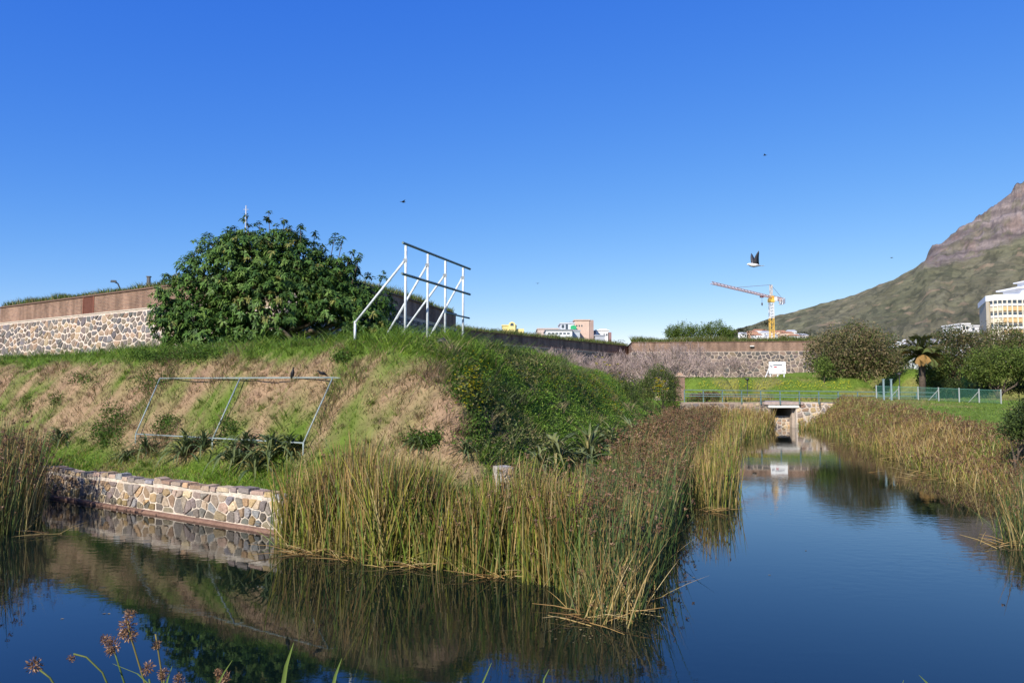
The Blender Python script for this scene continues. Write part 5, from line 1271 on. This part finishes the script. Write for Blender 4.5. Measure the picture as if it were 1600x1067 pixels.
# ------------------------------------------------------------------ sword-leaved plants
def rosettes():
    def leafmesh(L_, W_, arch, c0, c1):
        m = MB(); ns = 7; rows = []
        for i in range(ns + 1):
            t = i / ns; x = L_ * (t - .12 * arch * t ** 3); z = L_ * (.18 * arch * math.sin(pi * .8 * t) - arch * .30 * t ** 2.6)
            wv = W_ * (0.55 + .9 * t - 1.45 * t ** 3.2) ; wv = max(wv, .002); rows.append([(x, -wv / 2, z + wv * .28), (x, 0, z), (x, wv / 2, z + wv * .28)])
        V = [p for r in rows for p in r]; Fs = []
        for i in range(ns):
            a = i * 3; Fs += [(a, a + 1, a + 4, a + 3), (a + 1, a + 2, a + 5, a + 4)]
        m.add(V, Fs); m.c = [tuple(c0[k] * .5 + c1[k] * .5 if j % 3 == 1 else c1[k] for k in range(3)) if j > 2 else tuple(c0) for j in range(len(V))]
        return m
    G1 = [leafmesh(.95, .07, 1.4, (.15, .16, .06), (.085, .125, .045)), leafmesh(.85, .065, 2.0, (.17, .17, .06), (.12, .155, .05)), leafmesh(.8, .065, 1.0, (.12, .15, .06), (.07, .11, .045)), leafmesh(.75, .07, 1.7, (.3, .25, .09), (.26, .22, .06))]
    G2 = [leafmesh(1.0, .09, .9, (.2, .2, .08), (.14, .17, .06)), leafmesh(.95, .085, 1.4, (.2, .2, .08), (.18, .20, .07)), leafmesh(.9, .08, .7, (.16, .18, .08), (.10, .14, .06)), leafmesh(.8, .07, 1.6, (.35, .3, .14), (.3, .26, .1))]
    protos = [[m.build('leaf', M_gloss) for m in G] for G in (G1, G2)]
    spots = [(92, 700, 0, 1.0, 'dark sword-leaved plant at the left foot of the slope'), (228, 712, 0, .75, 'sword-leaved plant at the left foot of the pipe frame'), (196, 722, 0, .6, 'small sword-leaved plant left of the pipe frame leg'),
             (288, 718, 0, 1.05, 'large sword-leaved plant between the two left legs of the pipe frame'), (318, 705, 0, .8, 'upright sword-leaved plant behind the middle leg of the pipe frame'), (365, 728, 0, 1.0, 'sword-leaved plant just right of the middle frame leg'), (398, 742, 0, .95, 'yellowing sword-leaved plant above the end of the retaining wall'),
             (425, 722, 0, 1.05, 'sword-leaved plant behind the left end of the reeds'), (452, 715, 0, .85, 'sword-leaved plant below the right rafter of the pipe frame'), (385, 705, 0, .8, 'sword-leaved plant on the slope foot behind the yellowing one'), (655, 705, 0, .5, 'tiny sword-leaved plant at the foot of the worn nose'), (728, 712, 0, .5, 'small grassy rosette beside the bare soil patch'),
             (868, 728, 1, 1.1, 'pale sword-leaved plant nearest the stone pier'), (921, 718, 1, 1.35, 'largest pale sword-leaved plant behind the rushes'), (905, 742, 1, 1.0, 'pale sword-leaved plant lowest among the rushes'), (955, 705, 1, 1.15, 'pale sword-leaved plant right of the largest one'), (985, 690, 1, 1.1, 'pale sword-leaved plant half hidden by brown rushes'), (1018, 672, 1, 1.1, 'farthest pale sword-leaved plant below the rounded bush'), (842, 740, 1, .8, 'small pale sword-leaved plant at the edge of the weeds')]
    for i, (px, py, kd, s, lab) in enumerate(spots):
        p = hit(px, py, 0, 13, 60); root = empty('sword_leaf_plant', tuple(p)); tag(root, lab, 'plant', 'sword-leaved plants on the moat terrace'); s *= 1.15; root.scale = (s, s, s)
        n = 46
        for k in range(n):
            src = protos[kd][rnd.choice((0, 1, 2, 0, 1, 2, 3) if i in (6, 8) or kd else (0, 1, 2, 0, 2, 1))]
            o = src.copy(); COL.objects.link(o); o.parent = root; o.name = 'leaf'
            el = rnd.uniform(.15, 1.35) if k < 34 else rnd.uniform(-.05, .3)
            o.rotation_euler = (rnd.uniform(-.25, .25), -el, k * 2.399 + rnd.uniform(-.2, .2)); o.location = (0, 0, .04); sc = rnd.uniform(.75, 1.15); o.scale = (sc, sc, sc)
    for G in protos:
        for o in G: bpy.data.objects.remove(o)
rosettes()
# ------------------------------------------------------------------ sedges in front of the camera
def foreground():
    root_y = 4.15
    def stem(m, p0, pts, r): m.tube(pts, r, 6, rnd.choice([(.10, .15, .035), (.14, .17, .04), (.18, .17, .05)]))
    lab = iter(['sedge stem with a brown head bending left at the lower left', 'thin sedge stem arching over to a small drooping head', 'sedge stem with a double brown head', 'tallest sedge stem with a long brown head', 'slender sedge stem with a small spiky head, right of the tallest', 'short sedge stem with a round head below the tallest', 'short sedge with a dark head at the bottom edge', 'stubby sedge head at the bottom edge right of the others', 'pale brown sedge head beside thin green leaves'])
    data = [([(95, 1085), (78, 1058), (62, 1046)], [(53, 1040, 13)]), ([(175, 1085), (160, 1050), (135, 1026), (115, 1021)], [(112, 1028, 7)]), ([(200, 1085), (186, 1040), (178, 1015)], [(166, 1000, 10), (177, 1008, 12), (172, 1018, 8)]), ([(232, 1085), (215, 1030), (203, 990), (200, 970)], [(203, 960, 10), (198, 978, 13), (202, 992, 13), (193, 990, 9)]), ([(255, 1085), (251, 1040), (246, 1008), (243, 990)], [(245, 1007, 8)]), ([(238, 1085), (233, 1060)], [(231, 1044, 11)]), ([(258, 1085), (256, 1062)], [(255, 1051, 9), (254, 1058, 7)]), ([(281, 1090), (280, 1070)], [(280, 1062, 9), (278, 1056, 6)]), ([(335, 1085), (342, 1065)], [(341, 1049, 7), (352, 1058, 10), (345, 1060, 8)])]
    for pts, hs in data:
        Y = root_y + rnd.uniform(-.3, .3); P = [at(x, y, Y) for x, y in pts]
        b = P[0].copy(); b[2] = gz(b[0], b[1]) - .05; b[0] += .05
        root = empty('sedge', tuple(b)); tag(root, next(lab), 'sedge', 'sedges in the foreground')
        m = MB(); m.tube([tuple(p - b) for p in [b] + P], [.006] * 2 + [.0045] * (len(P) - 1), 6, rnd.choice([(.10, .15, .035), (.14, .17, .04), (.2, .17, .05)])); m.build('stem', M_blade, root, True)
        for (hx, hy, r) in hs:
            c = at(hx, hy, Y) - b; rad = r * Y / F
            n = 130; cc = np.tile(c, (n, 1)) + rdir(n) * (R.uniform(.1, .75, n) * rad)[:, None]; col = palette(n, [(.24, .125, .06), (.31, .175, .09), (.16, .085, .045), (.40, .25, .14)])
            V, Fs, C = leafquads(cc, cc - c + rdir(n) * .01, rdir(n), np.full(n, rad * .5), np.full(n, rad * .16), col, .0)
            fast('seed_head', V, Fs, M_blade, root, C)
    # leaves
    for k, (pts, wd, lb) in enumerate((([(438, 1095), (447, 1040), (459, 1003)], .03, 'broad green reed leaf pointing up at the bottom edge'), ([(515, 1095), (524, 1055), (534, 1028)], .024, 'green reed leaf with a pale tip right of the broad one'), ([(740, 1095), (756, 1062), (768, 1035)], .014, 'thin reed leaf tip at the bottom centre'), ([(1400, 1095), (1412, 1062)], .014, 'short reed leaf tip at the bottom right'), ([(1460, 1100), (1448, 1066), (1436, 1054)], .016, 'bent reed leaf tip at the bottom right edge'), ([(255, 1090), (262, 1060), (269, 1040)], .012, 'curled narrow sedge leaf between the brown heads'), ([(330, 1090), (350, 1050), (363, 1031)], .012, 'narrow sedge leaf behind the pale brown head'), ([(845, 1095), (850, 1060), (858, 1045)], .010, 'thread-thin reed leaf tip right of the bottom centre'), ([(250, 1085), (215, 1052), (180, 1038), (176, 1036)], .010, 'long pale sedge leaf arching leftwards'))):
        Y = root_y - .2; P = [at(x, y, Y) for x, y in pts]; b = P[0].copy(); b[2] = gz(b[0], b[1]) - .05
        Q = [np.zeros(3)] + [p - b for p in P]; m = MB(); V = []; n = len(Q)
        for i, p in enumerate(Q):
            wv = wd * (1 - (i / (n - 1)) ** 2) * .5 + .001; V += [tuple(p + np.array([-wv, 0, 0])), tuple(p + np.array([0, wv * .5, 0])), tuple(p + np.array([wv, 0, 0]))]
        m.add(V, [f for i in range(n - 1) for f in ((i * 3, i * 3 + 1, i * 3 + 4, i * 3 + 3), (i * 3 + 1, i * 3 + 2, i * 3 + 5, i * 3 + 4))], (.15, .21, .045))
        o = m.build('reed_leaf', M_blade, None, True, tuple(b)); tag(o, lb, 'reed leaf', 'reed leaves in the foreground')
    q = scatter(9000, -6, 8, 1.2, 4.6, lambda x, y: np.ones(len(x))); n = len(q); z = hgt(q[:, 0], q[:, 1]); h = R.uniform(.08, .28, n)
    h = np.minimum(h, np.maximum(.03, CAMZ - .41 * q[:, 1] - z - .08))
    V, Fs, C = blades(np.column_stack([q, z - .02]), h, np.full(n, .012), R.uniform(0, 6.3, n), h * .3, h * .4, palette(n, GREENS), 2); o = fast('near_bank_grass', V, Fs, M_blade, None, C); tag(o, 'grass on the near bank below the camera', 'grass', kind='stuff')
foreground()
# ------------------------------------------------------------------ far trees at the mountain foot
def far_woods():
    parts = []; 
    def clump(px, py, Y, rx, rz, n, cols):
        p = at(px, py, Y); k = Y / F; d = rdir(n); c = p + d * np.array([rx * k, rx * k * .6, rz * k]) * (R.uniform(.4, 1, n) ** .5)[:, None]
        parts.append(leafquads(c, rdir(n, .4), rdir(n), R.uniform(.5, 1.2, n) * k * 2.4, R.uniform(.4, .8, n) * k * 1.8, palette(n, cols), .1))
    DK = [(.035, .045, .022), (.05, .06, .03), (.028, .034, .018)]
    for i in range(46):
        px = rnd.uniform(1128, 1270); clump(px, rnd.uniform(519, 530), rnd.uniform(560, 720), rnd.uniform(5, 11), rnd.uniform(3, 6), 60, DK)
    for i in range(22):
        t = rnd.uniform(0, 1); clump(1132 + 70 * t, 522 - 18 * t + rnd.uniform(-1, 2), 900, rnd.uniform(2, 5), rnd.uniform(2.5, 4), 35, DK)
    for i in range(26): clump(rnd.uniform(1255, 1500), rnd.uniform(528, 545), rnd.uniform(240, 420), rnd.uniform(6, 12), rnd.uniform(4, 7), 90, DK + [(.07, .085, .03)])
    for i in range(30): clump(rnd.uniform(1470, 1640), rnd.uniform(520, 545), rnd.uniform(130, 190), rnd.uniform(6, 14), rnd.uniform(5, 9), 110, DK + [(.08, .085, .04)])
    for i in range(16): clump(rnd.uniform(820, 1010), rnd.uniform(533, 540), rnd.uniform(150, 220), rnd.uniform(6, 12), rnd.uniform(4, 6), 60, DK)
    V, Fs, C = join(parts); o = fast('distant_trees', V, Fs, M_leaf, None, C); tag(o, 'dark mass of distant trees along the mountain foot', 'trees', kind='stuff')
far_woods()
# ------------------------------------------------------------------ birds
def birds():
    def bird_mesh(spine, rad, cols, extra, flat=1.0):
        m = MB(); m.tube(spine, rad, 8, cols[0], flat)
        for pts, r, c, fl in extra: m.tube(pts, r, 6, c, fl)
        return m
    # perched cormorant, upright
    TLp, T2p, T3p = FT
    def on_pipe(px):
        t = (px - 375) / (518 - 375); return T2p + (T3p - T2p) * t + np.array([0, 0, .038])
    blk = (.012, .012, .014)
    m = MB(); m.tube([(0, .10, -.17), (0, .07, -.04), (0, .03, .10), (0, 0, .22), (0, -.01, .33), (0, -.01, .41), (0, -.03, .455), (0, -.06, .46), (0, -.12, .45), (0, -.17, .44)], [.012, .055, .085, .088, .06, .034, .036, .03, .012, .004], 9, blk)
    for s in (-1, 1):
        m.tube([(s * .05, .02, .30), (s * .085, .05, .18), (s * .07, .09, .03), (s * .03, .11, -.10)], [.02, .045, .035, .006], 6, (.02, .019, .018), .5); m.tube([(s * .035, .0, .08), (s * .035, -.01, .0), (s * .035, -.05, .0)], [.014, .01, .008], 5, blk)
    o = m.build('cormorant', M_feather, None, True, tuple(on_pipe(460))); o.rotation_euler.z = .9; o.scale = (.55, .55, .55); tag(o, 'slim black cormorant perched upright on the pipe frame', 'bird')
    m = MB(); m.tube([(.26, .0, -.06), (.16, 0, .02), (.04, 0, .07), (-.08, 0, .09), (-.14, 0, .15), (-.17, 0, .2), (-.21, 0, .20), (-.27, 0, .19)], [.012, .05, .085, .075, .04, .038, .028, .004], 9, blk)
    for s in (-1, 1):
        m.tube([(-.08, s * .06, .12), (.05, s * .09, .08), (.18, s * .06, .0)], [.03, .05, .008], 6, (.02, .02, .02), .5); m.tube([(0, s * .03, .02), (0, s * .03, -.04), (-.04, s * .03, -.04)], [.014, .01, .008], 5, blk)
    o = m.build('cormorant', M_feather, None, True, tuple(on_pipe(503) + np.array([0, 0, .04]))); o.rotation_euler.z = .25; o.scale = (.55, .55, .55); tag(o, 'crouching black bird with folded wings on the pipe frame', 'bird')
    # flying gull, wings raised
    def gull(px, py, Y, s, rz, body, wing, raise_, label):
        m = MB(); m.tube([(-.22, 0, .0), (-.17, 0, .01), (-.1, 0, .02), (0, 0, .01), (.1, 0, .015), (.16, 0, .03), (.19, 0, .03), (.235, 0, .022)], [.01, .03, .055, .068, .055, .036, .03, .004], 9, body)
        for sd in (-1, 1):
            V = []; n = 6
            for i in range(n + 1):
                t = i / n; y = sd * (.04 + .50 * t * math.cos(raise_)); z = .03 + .5 * t * math.sin(raise_) - .10 * t * t; ch = .20 * (1 - t) ** .75 + .012; x0 = .06 - .10 * t * t
                V += [(x0, y, z), (x0 - ch * .5, y, z + .012), (x0 - ch, y, z - .006), (x0 - ch * .5, y, z - .008)]
            Fs = []
            for i in range(n):
                a = i * 4
                for k in range(4): Fs.append((a + k, a + (k + 1) % 4, a + 4 + (k + 1) % 4, a + 4 + k))
            m.add(V, Fs + [(0, 3, 2, 1), (n * 4, n * 4 + 1, n * 4 + 2, n * 4 + 3)], wing)
        m.add([(-.2, .02, .005), (-.33, .06, 0), (-.34, 0, 0), (-.33, -.06, 0), (-.2, -.02, .005), (-.2, 0, -.012)], [(0, 1, 2, 3, 4), (5, 2, 1, 0), (4, 3, 2, 5)], body)
        o = m.build('flying_bird', M_feather, None, True, tuple(at(px, py, Y))); o.scale = (s, s, s); o.rotation_euler = (0, 0, rz); tag(o, label, 'bird', 'birds in the sky')
    gull(1178, 415, 26, 1.15, pi + .25, (.72, .70, .68), (.05, .05, .06), 1.25, 'white-bodied bird with dark raised wings flying above the crane')
    gull(630, 316, 60, .9, .6, (.06, .06, .07), (.05, .05, .06), .35, 'small dark bird gliding above the billboard frame')
    gull(1195, 243, 90, .9, 2.6, (.06, .06, .07), (.05, .05, .06), .3, 'tiny dark bird highest in the sky')
    gull(840, 443, 120, .8, .9, (.06, .06, .07), (.05, .05, .06), .3, 'tiny dark bird right of the billboard frame')
    gull(1393, 403, 110, .8, 2.9, (.06, .06, .07), (.05, .05, .06), .2, 'tiny dark bird left of the mountain cliff')
birds()
